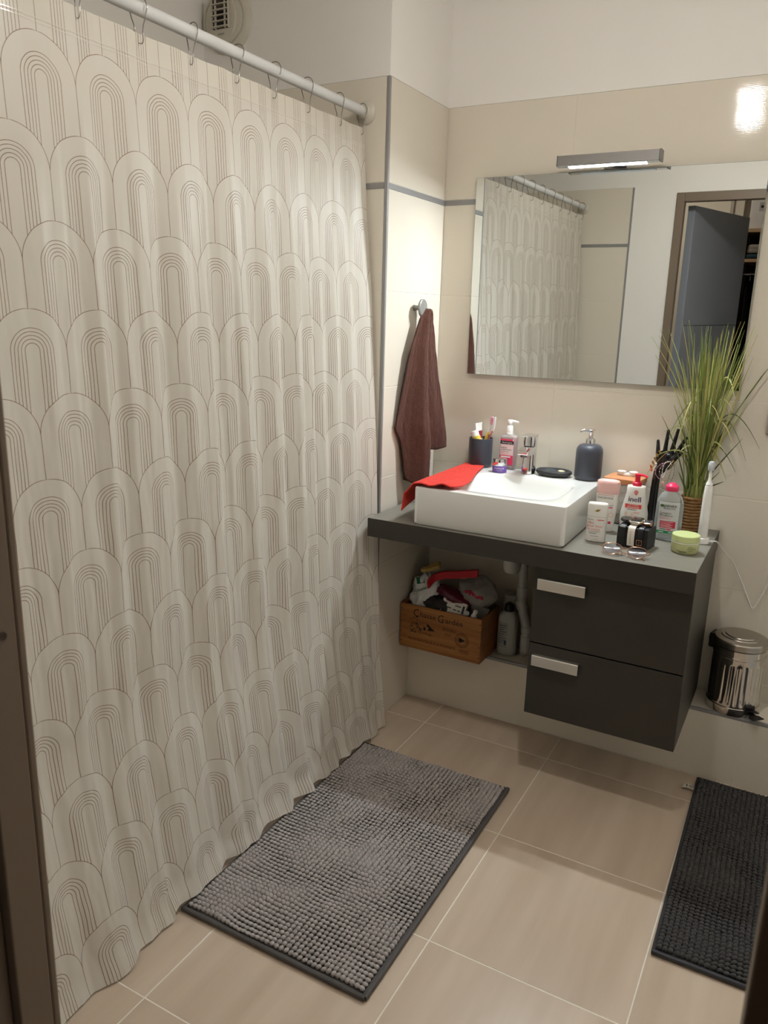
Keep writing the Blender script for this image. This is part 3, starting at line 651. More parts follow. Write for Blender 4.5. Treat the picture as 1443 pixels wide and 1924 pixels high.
t1, _ = tube_pack('face_cream_tube', 'white and yellow tube with wide white cap leaning out of the tumbler', (CUPX + 0.016, CUPY - 0.016, cz + 0.03), (-0.36, -0.02, 0.93), 0.082, 0.0155, [WPL, YEL, YEL, YEL], 'tip', WPL)
t2, _ = tube_pack('hand_cream_tube', 'white and raspberry tube with flat crimped end standing upright in the tumbler', (CUPX - 0.012, CUPY + 0.020, cz + 0.012), (-0.06, 0.01, 1), 0.138, 0.0155, [WPL, WPL, WPL, RED, WPL], 'bottom', WPL)
t3, M3 = tube_pack('toothpaste_tube', 'white, yellow and raspberry toothpaste tube leaning towards the toothbrush in the tumbler', (CUPX - 0.006, CUPY + 0.010, cz + 0.012), (0.26, -0.02, 1), 0.146, 0.0120, [WPL, WPL, YEL, YEL, WPL], 'bottom', WPL, twist=0.2)
st = MB(); st.box(-0.0125, 0.0125, -0.0068, -0.0060, 0.101, 0.107, M3); st.build('raspberry_band', RED, t3, smooth=0)
pt = MB(); pt.box(-0.006, 0.008, -0.0105, -0.0088, 0.074, 0.080, M3); pt.box(-0.004, 0.010, -0.0096, -0.0080, 0.083, 0.089, M3); pt.build('purple_print', DPUR, t3, smooth=0)
PINK = mat('pink_translucent_plastic', (226, 138, 160), rough=0.25, nscale=12, trans=0.15)
tbr = thing('toothbrush', 'pink and white toothbrush standing in the tumbler', 'toothbrush')
bp_ = catmull([(CUPX + 0.006, CUPY + 0.004, cz + 0.012), (CUPX + 0.018, CUPY + 0.002, cz + 0.06), (CUPX + 0.030, CUPY, cz + 0.104), (CUPX + 0.043, CUPY - 0.001, cz + 0.133), (CUPX + 0.0455, CUPY - 0.001, cz + 0.150), (CUPX + 0.046, CUPY - 0.001, cz + 0.178)], 6)
MB().tube(bp_[:18], [0.0048 - 0.0018 * i / 17 for i in range(18)], 10).build('handle', PINK, tbr)
MB().tube(bp_[17:], [0.0030] * 8 + [0.0036] * (len(bp_) - 25), 10, flat=1.5).build('neck', WPL, tbr)
br = MB()
for i in range(9):
    for j in range(3): br.lathe([(0.0013, 0), (0.0012, 0.011)], 6, M=Matrix.Translation((CUPX + 0.0425, CUPY - 0.004 + 0.003 * j, cz + 0.152 + 0.0029 * i)) @ Matrix.Rotation(-math.pi / 2, 4, 'Y'))
br.build('bristles', mat('pink_white_bristles', (214, 84, 124), rough=0.6, col2=(238, 214, 224), nscale=160), tbr)

# pump bottle of face wash
PNK = mat('pink_gel_in_clear_plastic', (214, 84, 92), rough=0.08, var=0.05, nscale=8, trans=0.35, spec=0.6)
CLEARB = thin_mat('clear_bottle_plastic', (236, 236, 234), clear=0.72, rough=0.06, gloss=0.25)
nb = thing('face_wash_bottle', 'clear pump bottle of pink face wash with white pump and black brand band', 'bottle', (0.3035, -0.0345, cz), rz=0.05)
nB = Body([(0.0, 0.0262, 0.016, 5), (0.002, 0.0278, 0.0178, 5), (0.008, 0.0284, 0.0184, 5.5), (0.108, 0.0284, 0.0184, 5.5), (0.1135, 0.0272, 0.0175, 4.5), (0.118, 0.022, 0.015, 3), (0.1205, 0.014, 0.0125, 2)])
nL = Body([(0.010, 0.0272, 0.0172, 5), (0.0125, 0.0274, 0.0174, 5.5), (0.108, 0.0274, 0.0174, 5.5), (0.1088, 0.0273, 0.0173, 5)])
nB.mesh().build('bottle', CLEARB, nb); nL.mesh().build('gel', PNK, nb)
MB().lathe([(0.0145, 0.1207), (0.0145, 0.126), (0.0135, 0.127), (0.0125, 0.150), (0.0115, 0.1515), (0.0085, 0.152), (0.0085, 0.1585), (0.0105, 0.159), (0.0105, 0.1685), (0.009, 0.171)], 28).build('pump', WPL, nb)
MB().tube([(0.0, 0, 0.1655), (0.014, -0.001, 0.1665), (0.030, -0.003, 0.1645)], [0.0062, 0.005, 0.0034], 12).build('nozzle', WPL, nb)
ns = nB.surf(0.0005); ns2 = nB.surf(0.0010); xo = -0.0015
BLK = mat('black_print', (20, 19, 20), rough=0.45, nscale=30); LBL = mat('pale_pink_label', (238, 214, 212), rough=0.45, nscale=20); HOT = mat('hot_pink_print', (232, 60, 98), rough=0.45, nscale=20)
lb = patch(MB(), ns, -0.026 , 0.0215, 0.018, 0.106).build('front_label', LBL, nb)
patch(MB(), ns2, -0.026, 0.0215, 0.018, 0.050).build('pink_field', HOT, lb); patch(MB(), ns2, -0.026, 0.018, 0.1005, 0.106).build('pink_strip', HOT, lb)
patch(MB(), ns2, -0.026, 0.0215, 0.0885, 0.100).build('black_band', BLK, lb)
WHP = mat('white_print', (244, 242, 240), rough=0.5, nscale=30)
ns3 = nB.surf(0.0014)
text(MB(), ns3, 'Neutrogena', -0.002, 0.0942, 0.0082, 0.95).build('white_lettering', WHP, lb, smooth=0); patch(MB(), ns3, -0.022, 0.013, 0.042, 0.047, 8, 1).build('white_bar', WHP, lb, smooth=0)
k = text(MB(), ns2, 'PURETÉ', -0.0125, 0.0755, 0.0062, bold=True); text(k, ns2, 'PAMPLEMOUSSE', -0.003, 0.0690, 0.0056, bold=True, squeeze=0.92); text(k, ns2, 'Gel Nettoyant', -0.0085, 0.0628, 0.0052); k.build('black_lettering', BLK, lb, smooth=0)
k = MB(); patch(k, ns2, -0.023, -0.010, 0.0572, 0.0580, 4, 1); patch(k, ns2, -0.023, 0.006, 0.0545, 0.0552, 6, 1); k.build('red_lines', HOT, lb, smooth=0)

# purple cream jar
cj = thing('cream_jar', 'small purple cream jar with mirror chrome lid on the basin rim', 'jar', (0.3015, -0.1085, cz), rz=0.3)
jB = Body([(0, 0.0222, 0.0222, 2), (0.0015, 0.0245, 0.0245, 2), (0.021, 0.0245, 0.0245, 2), (0.024, 0.0225, 0.0225, 2)])
jB.mesh().build('jar', mat('purple_glass', (126, 92, 178), rough=0.12, nscale=6, trans=0.15, coat=0.5), cj)
MB().lathe([(0.0238, 0.0235), (0.0242, 0.0245), (0.0242, 0.044), (0.0232, 0.0465), (0.0, 0.047)], 40).build('lid', CHROME, cj)
k = text(MB(), jB.surf(), 'CLINIQUE', 0, 0.0155, 0.0072); text(k, jB.surf(), 'all about clean', 0, 0.0085, 0.0038); k.build('lettering', WHP, cj, smooth=0)

# soap dish and soap
SLATE = mat('black_slate', (52, 52, 53), rough=0.6, var=0.25, nscale=90, bump=0.25, bscale=160)
sdp = [(0.60, 0.0), (0.80, 0.001), (0.93, 0.006), (1.0, 0.012), (0.985, 0.0175), (0.93, 0.020), (0.86, 0.0185), (0.80, 0.013), (0.70, 0.009), (0.4, 0.0075), (0.0, 0.007)]
sd = MB().loft([[Vector((max(r, 0.001) * 0.061 * math.cos(a), max(r, 0.001) * 0.045 * math.sin(a), z)) for a in [2 * math.pi * j / 48 for j in range(48)]] for r, z in sdp])
tag(sd.build('soap_dish', SLATE, None, (0.4765, -0.0585, cz)), 'oval black stone soap dish at the back of the washbasin', 'soap dish')
sp_ = blob_mesh((0, 0, 0.006), (0.012, 0.008, 0.005), 0.15, 4, 1.5, 20, 12).build('soap', mat('cream_soap', (222, 212, 178), rough=0.45, nscale=30), None, (0.4995, -0.050, cz + 0.0095)); tag(sp_, 'small cream sliver of soap lying in the black dish', 'soap')

# soap dispenser
dp = thing('soap_dispenser', 'matt slate blue soap dispenser with chrome pump on the basin corner', 'soap dispenser', (0.5875, -0.0475, cz), rz=0.2)
MB().lathe([(0.034, 0), (0.039, 0.001), (0.0425, 0.006), (0.0435, 0.016), (0.0435, 0.092), (0.042, 0.103), (0.036, 0.1125), (0.028, 0.1165), (0.018, 0.118)], 48).build('bottle', NAVY, dp)
MB().lathe([(0.0168, 0.1175), (0.0172, 0.119), (0.0172, 0.131), (0.0155, 0.134), (0.0145, 0.1365), (0.010, 0.137), (0.0075, 0.1375), (0.0072, 0.156), (0.0085, 0.158), (0.0125, 0.1645), (0.0135, 0.167), (0.0, 0.1685)], 32).build('pump', CHROME, dp)
MB().tube(catmull([(0, 0, 0.1615), (-0.018, -0.006, 0.1635), (-0.031, -0.011, 0.1605), (-0.035, -0.0125, 0.156)], 5), [0.0045] * 8 + [0.0038] * 4 + [0.0032] * 4, 12).build('nozzle', CHROME, dp)

# ------------------------------------------------------------------ towels
TERRY = lambda name, c: mat(name, c, rough=0.95, sheen=0.08, var=0.20, nscale=190, bump=1.0, bscale=300)
REDT = TERRY('red_terry', (214, 54, 42)); BRN = TERRY('brown_terry', (80, 46, 34))
g = []; NV, NU = 44, 60
for i in range(NV + 1):
    v = i / NV; y = -0.4835 + 0.437 * v; row = []
    xr = lerp_tab(v, [(0, 0.285), (0.1, 0.307), (0.3, 0.298), (0.6, 0.262), (1.0, 0.226)]); hang = 0.078 * (1 - v) ** 1.5 + 0.012
    edge = 0.1600; tot = (xr - edge) + hang
    for j in range(NU + 1):
        s = tot * j / NU; top = xr - edge
        if s <= top: x, z = xr - s, 0.0
        else:
            d = s - top; k = min(d / 0.03, 1.0); x = edge - 0.030 * (1 - math.cos(min(d / 0.035, 1) * math.pi / 2)) - max(0, d - 0.035) * 0.10; z = -d * (0.35 + 0.65 * k)
        z += 0.0016 * noise.noise(Vector((x * 40, y * 40, 1))) + 0.0012
        if v < 0.25 and s < top:   # loose fold along the front rim
            z += 0.011 * (1 - v / 0.25) * math.exp(-((x - 0.262) / 0.022) ** 2) + 0.003 * (1 - v / 0.25) * max(0, math.sin((x - 0.16) * 55))
        row.append((x, y - 0.004 * math.sin(j / NU * 6), ZB + 0.0055 + z))
    g.append(row)
rt = MB().sheet([list(r) for r in g], 0.0038); rto = rt.build('hand_towel', REDT, smooth=180); tag(rto, 'red terry hand towel draped over the corner of the white washbasin', 'towel')

kn = thing('wall_hook', 'round grey metal knob hook on the tiled pillar', 'hook', (0.0005, -0.203, 1.434))
KM = mat('satin_grey_metal', (150, 148, 142), rough=0.45, metal=0.3, nscale=10)
RX = Matrix.Rotation(math.pi / 2, 4, 'Y')
MB().lathe([(0.010, 0.0), (0.008, 0.006), (0.008, 0.028)], 20, M=RX).build('stem', KM, kn)
MB().lathe([(0.024, 0.0265), (0.0285, 0.028), (0.0288, 0.034), (0.026, 0.0365), (0.0, 0.0375)], 36, M=RX).build('knob', KM, kn)
def towel_sheet(yl, yr, xs_, zb, ztop, nc=70, nr=80, seed=0, off=0.0):
    g = []
    for i in range(nr + 1):
        t = i / nr; row = []
        for j in range(nc + 1):
            c = j / nc; zbm = lerp_tab(c, zb); z = ztop + (zbm - ztop) * t
            a = lerp_tab(-z, [(-q, w) for q, w in yl]); b = lerp_tab(-z, [(-q, w) for q, w in yr]); y = a + (b - a) * c
            h = min(1.0, (ztop - z) / 0.42); x = 0.032 * (1 - h) + lerp_tab(c, xs_) * (0.25 + 0.75 * h) + off
            x += 0.004 * h * noise.noise(Vector((c * 6, z * 6, seed))) + 0.0015 * noise.noise(Vector((c * 30, z * 30, seed)))
            row.append((max(x, 0.006), min(y, -0.008), z))
        g.append(row)
    return g
bt = thing('bath_towel', 'brown terry towel hanging from the grey knob on the pillar', 'towel', (0, 0, 0))
g1 = towel_sheet([(1.425, -0.196), (1.40, -0.224), (1.30, -0.272), (1.2, -0.298), (1.05, -0.330), (0.83, -0.325)], [(1.425, -0.172), (1.40, -0.166), (1.30, -0.150), (1.2, -0.125), (1.05, -0.082), (0.95, -0.056), (0.83, -0.07)],
                 [(0, 0.008), (0.14, 0.016), (0.24, 0.034), (0.36, 0.072), (0.46, 0.078), (0.56, 0.052), (0.66, 0.044), (0.8, 0.060), (1.0, 0.074)], [(0, 1.045), (0.12, 1.0), (0.19, 0.87), (0.30, 0.842), (0.46, 0.862), (0.54, 0.935), (0.62, 0.955), (0.8, 0.950), (1.0, 0.955)], 1.43)
MB().sheet(g1, 0.0045).build('front_fold', BRN, bt, smooth=180)
g2 = towel_sheet([(1.40, -0.225), (1.2, -0.255), (1.0, -0.265), (0.83, -0.262)], [(1.40, -0.185), (1.2, -0.145), (1.0, -0.105), (0.83, -0.095)],
                 [(0, 0.010), (0.3, 0.030), (0.55, 0.022), (0.8, 0.040), (1.0, 0.018)], [(0, 0.86), (0.3, 0.842), (0.5, 0.848), (0.62, 0.905), (0.8, 0.925), (1.0, 0.905)], 1.40, 50, 50, 5)
MB().sheet(g2, 0.004).build('back_fold', BRN, bt, smooth=180)
hs = MB()
for q in range(3):
    pts = []
    for j in range(12, 33):
        c = j / 70; col = [r_[j] for r_ in g1]; p = col[-3 - 2 * q]; pts.append((p[0] + 0.0022, p[1], p[2]))
    hs.tube(pts, 0.0016, 6)
hs.build('woven_border', mat('brown_border', (128, 84, 66), rough=0.8, nscale=200), bt)
# ------------------------------------------------------------------ things on the worktop
cz = ZC + 0.0006
OFFW = mat('offwhite_plastic', (236, 232, 224), rough=0.32, nscale=12)
GOLDP = mat('gold_print', (164, 138, 66), rough=0.35, metal=0.4, nscale=30); CORAL = mat('coral_print', (226, 98, 92), rough=0.5, nscale=30)
GREYP = MATS['dark_grey_print']
# deodorant stick
t = thing('deodorant_stick', 'white oval deodorant stick with gold bird mark standing nearest the washbasin', 'deodorant', (0.7015, -0.346, cz), rz=0.12)
B = Body([(0, 0.0265, 0.0128, 2.6), (0.001, 0.0285, 0.0148, 2.6), (0.075, 0.0292, 0.0155, 2.6), (0.0765, 0.0292, 0.0155, 2.6), (0.110, 0.0292, 0.0155, 2.6), (0.1135, 0.028, 0.0145, 2.6), (0.1150, 0.0262, 0.0128, 2.6)])
B.mesh().build('stick', OFFW, t); s = B.surf()
MB().tube([B.surf(0.0001)(0.0287 * math.sin(a), 0.076) for a in [-1.4 + 2.8 * k / 24 for k in range(25)]], 0.00035, 6).build('cap_line', mat('grey_seam', (176, 172, 166), rough=0.5), t)
k = MB(); bird = [(-0.009, 0.094), (-0.004, 0.0945), (0.0005, 0.0985), (0.004, 0.0975), (0.009, 0.0992), (0.0075, 0.0955), (0.004, 0.0922), (-0.001, 0.0912), (-0.005, 0.0925)]
k.add([s(x, z) for x, z in bird], [tuple(range(len(bird)))]); k.build('bird_mark', GOLDP, t, smooth=0)
text(MB(), s, 'Dove', -0.0165, 0.0665, 0.0066).build('lettering', GREYP, t, smooth=0)
k = text(MB(), s, 'déo', -0.0150, 0.0572, 0.0112); text(k, s, 'pour tout', -0.0040, 0.0476, 0.0112); text(k, s, 'le corps', -0.0062, 0.0380, 0.0112); k.build('coral_lettering', CORAL, t, smooth=0)
patch(MB(), s, 0.003, 0.0215, 0.0655, 0.0680, 8, 1).build('coral_bar', CORAL, t, smooth=0)
for x0, x1, z in ((-0.019, 0.004, 0.0265), (-0.019, 0.002, 0.0238), (-0.014, 0.010, 0.0165), (-0.019, 0.013, 0.0305)): patch(MB(), s, x0, x1, z, z + 0.0009, 8, 1).build('small_print', GREYP, t, smooth=0)
MB().tube([s(0.009 * math.cos(a), 0.0012 + 0.0075 * math.sin(a)) for a in [math.pi * q / 14 for q in range(15)]], 0.0004, 6).build('thumb_notch', MATS['grey_seam'], t)
# lotion bottle with pink cap
t = thing('body_milk_bottle', 'white flat bottle with pale pink cap standing behind the deodorant', 'bottle', (0.696, -0.214, cz), rz=0.10)
B = Body([(0, 0.021, 0.013, 2.6), (0.002, 0.0235, 0.015, 2.6), (0.03, 0.0275, 0.0175, 2.6), (0.08, 0.0318, 0.019, 2.6), (0.119, 0.0335, 0.0188, 2.7)])
B.mesh().build('bottle', OFFW, t); s = B.surf()
MB().loft([se_ring(a, b, z, 2.8, 44) for z, a, b in ((0.1192, 0.0335, 0.0188), (0.120, 0.0338, 0.019), (0.150, 0.0348, 0.0185), (0.157, 0.0335, 0.0170), (0.1600, 0.0295, 0.0145), (0.1622, 0.020, 0.010))]).build('cap', mat('pale_pink_plastic', (238, 192, 184), rough=0.25, nscale=12), t)
text(MB(), s, 'DIADERMINE', -0.004, 0.1065, 0.0094, 0.86).build('lettering', GREYP, t, smooth=0)
patch(MB(), s, -0.027, 0.022, 0.1145, 0.1156, 12, 1).build('coral_line', CORAL, t, smooth=0)
text(MB(), s, 'LAIT DÉMAQUILLANT', 0.0, 0.0840, 0.0052, 0.9).build('lettering', GREYP, t, smooth=0)
patch(MB(), s, 0.006, 0.020, 0.0760, 0.0795, 6, 1).build('pink_bar', MATS['hot_pink_print'], t, smooth=0)
patch(MB(), s, 0.010, 0.0185, 0.026, 0.034, 6, 1).build('pink_patch', MATS['hot_pink_print'], t, smooth=0)
MB().tube([s(0.0165 + 0.0062 * math.cos(a), 0.055 + 0.0062 * math.sin(a)) for a in [2 * math.pi * q / 24 for q in range(24)]], 0.0004, 6, closed=True).build('pink_ring', CORAL, t)
# box with wooden lid
t = thing('lidded_canister', 'grey embossed ceramic box with orange wood lid against the wall', 'box', (0.7145, -0.0620, cz), rz=-0.10)
GREYC = mat('taupe_ceramic', (176, 170, 160), rough=0.4, nscale=10)
MB().loft([se_ring(a, b, z, 14, 64) for z, a, b in ((0, 0.050, 0.044), (0.002, 0.052, 0.046), (0.128, 0.0535, 0.0475), (0.1295, 0.0525, 0.0465))]).build('body', GREYC, t)
rel = MB()
for iz in range(8):
    for ix in range(5):
        x = -0.042 + 0.021 * ix + (0.0105 if iz % 2 else 0) - 0.004; z = 0.010 + iz * 0.0145
        if x > 0.045: continue
        rel.tube([(x + 0.0098 * math.cos(a), -0.0482 + 0.0006, z + 0.0098 * math.sin(a)) for a in [math.pi * q / 8 for q in range(9)]], 0.0011, 5)
ro = rel.build('embossed_scallops', GREYC, t); ro['kind'] = 'stuff'
MB().loft([se_ring(a, b, z, 14, 64) for z, a, b in ((0.1298, 0.056, 0.0500), (0.1305, 0.057, 0.051), (0.1455, 0.057, 0.051), (0.1468, 0.056, 0.050))]).build('lid', mat('orange_beech', (212, 150, 104), rough=0.4, nscale=6, stretch=(1, 9, 1), col2=(192, 126, 82)), t)
lc = thing('contact_lens_case', 'white twin contact lens case lying on the wooden lid', 'lens case', (0.7145, -0.040, cz + 0.1474), rz=0.06)
k = MB(); k.loft([[Vector((x * f, y * f, z)) for x, y in [(0.034 * math.cos(a), 0.0125 * math.sin(a) * (0.75 + 0.25 * math.cos(2 * a) ** 2)) for a in [2 * math.pi * q / 40 for q in range(40)]]] for z, f in ((0, 0.92), (0.001, 1.0), (0.007, 1.0), (0.008, 0.95))]); k.build('base', WPL, lc)
for x in (-0.0185, 0.0185): MB().lathe([(0.0138, 0.0082), (0.0142, 0.009), (0.0142, 0.0128), (0.013, 0.014), (0.0, 0.0141)], 28, (x, 0, 0)).build('screw_cap', WPL, lc)
# pump bottle with red pump
t = thing('body_lotion_bottle', 'white flared pump bottle with red pump behind the watch cushion', 'bottle', (0.7695, -0.1565, cz), rz=0.10)
B = Body([(0, 0.036, 0.0215, 2.5), (0.002, 0.0395, 0.0245, 2.5), (0.03, 0.0415, 0.026, 2.5), (0.055, 0.041, 0.0258, 2.5), (0.09, 0.0345, 0.0235, 2.5), (0.12, 0.0288, 0.021, 2.4), (0.138, 0.0282, 0.0205, 2.3), (0.1408, 0.0268, 0.0192, 2.2), (0.1418, 0.012, 0.012, 2)])
B.mesh().build('bottle', OFFW, t); s = B.surf()
REDP = mat('red_plastic', (222, 36, 66), rough=0.3, nscale=10)
k = MB().lathe([(0.0135, 0.1418), (0.0142, 0.1428), (0.0142, 0.1515), (0.0125, 0.1530), (0.0078, 0.1538), (0.0078, 0.1700), (0.0092, 0.1712), (0.0092, 0.1775), (0.008, 0.1790)], 32); k.tube(catmull([(0, 0, 0.1752), (0.016, -0.003, 0.1758), (0.026, -0.005, 0.1728), (0.030, -0.0055, 0.1700)], 4), [0.0058] * 5 + [0.0048] * 4 + [0.0036] * 4, 10, flat=0.7); k.build('pump', REDP, t)
text(MB(), s, 'inell', -0.001, 0.1015, 0.0225, 1.05, bold=True).build('lettering', MATS['dark_purple_print'], t, smooth=0)
patch(MB(), s, -0.0275, 0.0215, 0.0735, 0.0865, 16, 3).build('red_banner', mat('red_banner_print', (224, 74, 62), rough=0.45), t)
s2 = B.surf(0.0009)
text(MB(), s2, 'LAIT CORPS', -0.003, 0.0833, 0.0062, 0.95).build('lettering', MATS['pale_pink_label'], t, smooth=0); text(MB(), s2, 'RÉPARATEUR', -0.003, 0.0770, 0.0066, 0.9, bold=True).build('lettering', WHP, t, smooth=0)
k = patch(MB(), s, -0.019, 0.007, 0.0690, 0.0706, 12, 1); k.build('small_print', GREYP, t, smooth=0)
MB().add([s(0.0018 + 0.0062 * math.cos(a) * (1 if math.sin(a) > -0.2 else 1 - 0.5 * abs(math.sin(a))), 0.1235 + (0.0068 if math.sin(a) > 0 else 0.0085) * math.sin(a)) for a in [2 * math.pi * q / 24 for q in range(24)]], [tuple(range(24))]).build('drop_emblem', CORAL, t, smooth=0)
MB().tube([s2(0.0018 + 0.0030 * math.cos(a), 0.1240 + 0.0030 * math.sin(a)) for a in [2 * math.pi * q / 16 for q in range(16)]], 0.0005, 5, closed=True).build('emblem_ring', WHP, t)
for x, zz in ((-0.022, 0.055), (-0.004, 0.054)): MB().add([s(x + 0.0045 * math.cos(a) * (1 - 0.35 * math.sin(a)), zz + 0.0075 * math.sin(a)) for a in [2 * math.pi * q / 18 for q in range(18)]], [tuple(range(18))]).build('pale_drop', mat('peach_print', (236, 206, 190), rough=0.5), t, smooth=0)
for z in (0.0620, 0.0590): patch(MB(), s, 0.001, 0.018, z, z + 0.0010, 8, 1).build('small_print', CORAL, t, smooth=0)
# micellar water bottle
t = thing('micellar_water_bottle', 'clear oval micellar water bottle with pink flip cap beside the plant', 'bottle', (0.8795, -0.2045, cz), rz=0.10)
B = Body([(0, 0.034, 0.019, 2.5), (0.002, 0.0375, 0.0222, 2.5), (0.01, 0.0388, 0.0232, 2.6), (0.10, 0.0388, 0.0232, 2.6), (0.118, 0.0372, 0.0225, 2.5), (0.132, 0.0315, 0.0205, 2.3), (0.141, 0.0235, 0.018, 2.1), (0.146, 0.0175, 0.0165, 2.0), (0.1492, 0.0165, 0.0162, 2.0)])
CLR = thin_mat('clear_pet', (232, 236, 236), clear=0.80, rough=0.05, gloss=0.3)
B.mesh().build('bottle', CLR, t)
Wt = Body([(0.003, 0.0335, 0.0195, 2.5), (0.006, 0.037, 0.0215, 2.6), (0.110, 0.0372, 0.0216, 2.6), (0.1105, 0.0372, 0.0216, 2.6)]); Wt.mesh().build('liquid', thin_mat('clear_water', (222, 228, 230), clear=0.72, rough=0.03, gloss=0.2), t)
PCAP = mat('pink_cap_plastic', (228, 56, 100), rough=0.3, nscale=10)
MB().lathe([(0.0185, 0.1494), (0.0192, 0.1504), (0.0192, 0.1625), (0.0186, 0.1640), (0.0150, 0.1665), (0.0092, 0.1725), (0.0, 0.1735)], 36).build('flip_cap', PCAP, t)
s = B.surf(); s2 = B.surf(0.0009)
patch(MB(), s, -0.030, 0.028, 0.021, 0.118, 14, 8).build('clear_label', thin_mat('milky_label', (236, 236, 234), clear=0.42, rough=0.4, gloss=0.1), t)
MB().add([s2(-0.0215 + 0.0052 * math.cos(a), 0.1062 + 0.0040 * math.sin(a)) for a in [2 * math.pi * q / 18 for q in range(18)]], [tuple(range(18))]).build('green_leaf', mat('leaf_green_print', (78, 104, 44), rough=0.5), t, smooth=0)
text(MB(), s2, 'GARNIER', -0.0005, 0.1062, 0.0108, 0.92, bold=True).build('lettering', mat('deep_green_print', (42, 62, 50), rough=0.5), t, smooth=0)
text(MB(), s2, 'SKINACTIVE', 0.0005, 0.0982, 0.0066, 0.95).build('lettering', GREYP, t, smooth=0)
k = text(MB(), s2, 'Solution', -0.0090, 0.0845, 0.0096); text(k, s2, 'Micellaire', -0.0070, 0.0770, 0.0096); k.build('lettering', GREYP, t, smooth=0)
text(MB(), s2, 'Tout en 1', -0.0090, 0.0692, 0.0086).build('pink_lettering', MATS['hot_pink_print'], t, smooth=0)
patch(MB(), s2, -0.0225, 0.0215, 0.0400, 0.0605, 12, 3).build('red_panel', mat('crimson_print', (196, 40, 74), rough=0.45), t)
for i, z in enumerate((0.0565, 0.0525, 0.0488, 0.0455, 0.0425)): patch(MB(), B.surf(0.0013), -0.0205, 0.014 - 0.006 * (i % 2), z, z + 0.0011, 8, 1).build('small_print', MATS['pale_pink_label'], t, smooth=0)
patch(MB(), s2, -0.0300, 0.0200, 0.0225, 0.0305, 12, 2).build('green_band', mat('emerald_print', (32, 132, 88), rough=0.45), t)
patch(MB(), s2, -0.0205, -0.003, 0.0345, 0.0362, 8, 1).build('small_print', GREYP, t, smooth=0); patch(MB(), s2, -0.001, 0.010, 0.0335, 0.0372, 6, 1).build('pink_pill', MATS['hot_pink_print'], t, smooth=0)
for x0, x1 in ((-0.024, -0.010), (0.004, 0.015)): patch(MB(), B.surf(0.0013), x0, x1, 0.0258, 0.0276, 6, 1).build('small_print', WHP, t, smooth=0)
# green cream jar
t = thing('green_cream_jar', 'pale green cream jar with wide flat lid at the worktop corner', 'jar', (0.9475, -0.3125, cz), rz=0.12)
B = Body([(0, 0.031, 0.031, 2), (0.001, 0.0345, 0.0345, 2), (0.006, 0.0372, 0.0372, 2), (0.027, 0.0378, 0.0378, 2), (0.0285, 0.036, 0.036, 2)], 56)
B.mesh().build('jar', mat('pale_green_glass', (196, 200, 142), rough=0.22, nscale=8, coat=0.4), t)
MB().lathe([(0.0355, 0.0286), (0.0378, 0.0292), (0.0380, 0.033), (0.0365, 0.0338)], 48).build('clear_collar', mat('milky_rim', (226, 230, 204), rough=0.15, nscale=8), t)
MB().lathe([(0.0365, 0.0340), (0.0382, 0.0346), (0.0378, 0.0505), (0.0362, 0.0522), (0.0, 0.0525)], 56).build('lid', mat('lime_green_lid', (202, 212, 148), rough=0.35, nscale=8), t)
s = B.surf(); DG = mat('olive_print', (70, 74, 42), rough=0.5)
MB().tube([s(0.0150 + 0.0066 * math.cos(a), 0.0175 + 0.0066 * math.sin(a)) for a in [2 * math.pi * q / 24 for q in range(24)]], 0.0004, 5, closed=True).build('round_emblem', DG, t)
text(MB(), s, '95', 0.0150, 0.0177, 0.0072).build('lettering', DG, t, smooth=0)
for x0, x1, z in ((-0.022, 0.006, 0.0085), (-0.014, 0.004, 0.0062)): patch(MB(), s, x0, x1, z, z + 0.0012, 8, 1).build('small_print', DG, t, smooth=0)
patch(MB(), s, 0.023, 0.029, 0.0170, 0.0182, 4, 1).build('small_print', DG, t, smooth=0)
# electric toothbrush on its base
t = thing('electric_toothbrush', 'white electric toothbrush standing upright in front of the plant', 'toothbrush', (0.9775, -0.1865, cz + 0.0181))
MB().loft([se_ring(a, a * 1.05, z, 2.2, 32) for z, a in ((0, 0.0128), (0.002, 0.0138), (0.06, 0.0138), (0.12, 0.0128), (0.150, 0.0112), (0.157, 0.0100))]).build('handle', WPL, t)
MB().lathe([(0.0102, 0.1572), (0.0102, 0.1584)], 28).build('silver_ring', CHROME, t)
MB().lathe([(0.0100, 0.1586), (0.0088, 0.163), (0.0058, 0.168), (0.0048, 0.172), (0.0034, 0.2), (0.0030, 0.206)], 24).build('brush_neck', WPL, t)
bh = MB().loft([se_ring(a, b, z, 2.4, 20, 0, -0.001) for z, a, b in ((0.206, 0.003, 0.003), (0.208, 0.0058, 0.004), (0.222, 0.0058, 0.004), (0.225, 0.004, 0.003))]); bh.build('brush_head', WPL, t)
MB().loft([se_ring(a, b, z, 2.6, 28, 0, -0.002) for z, a, b in ((0.2015, 0.0088, 0.0088), (0.2035, 0.0092, 0.0095), (0.222, 0.0088, 0.0092), (0.2265, 0.0070, 0.0075), (0.2282, 0.004, 0.004))]).build('travel_cap', thin_mat('clear_cap', (230, 234, 238), clear=0.55, rough=0.1, gloss=0.3), t)
cb = thing('charging_base', 'round white charging base under the electric toothbrush', 'charger', (0.9775, -0.1865, cz))
MB().loft([se_ring(a, a, z, 2, 40) for z, a in ((0, 0.019), (0.001, 0.0203), (0.013, 0.0203), (0.0165, 0.0192), (0.0175, 0.016))]).build('base', WPL, cb)
MB().lathe([(0.0035, 0), (0.0032, 0.010)], 10, M=Matrix.Translation((0.0195, 0.004, 0.006)) @ Matrix.Rotation(math.radians(80), 4, 'Y')).build('strain_relief', WPL, cb)
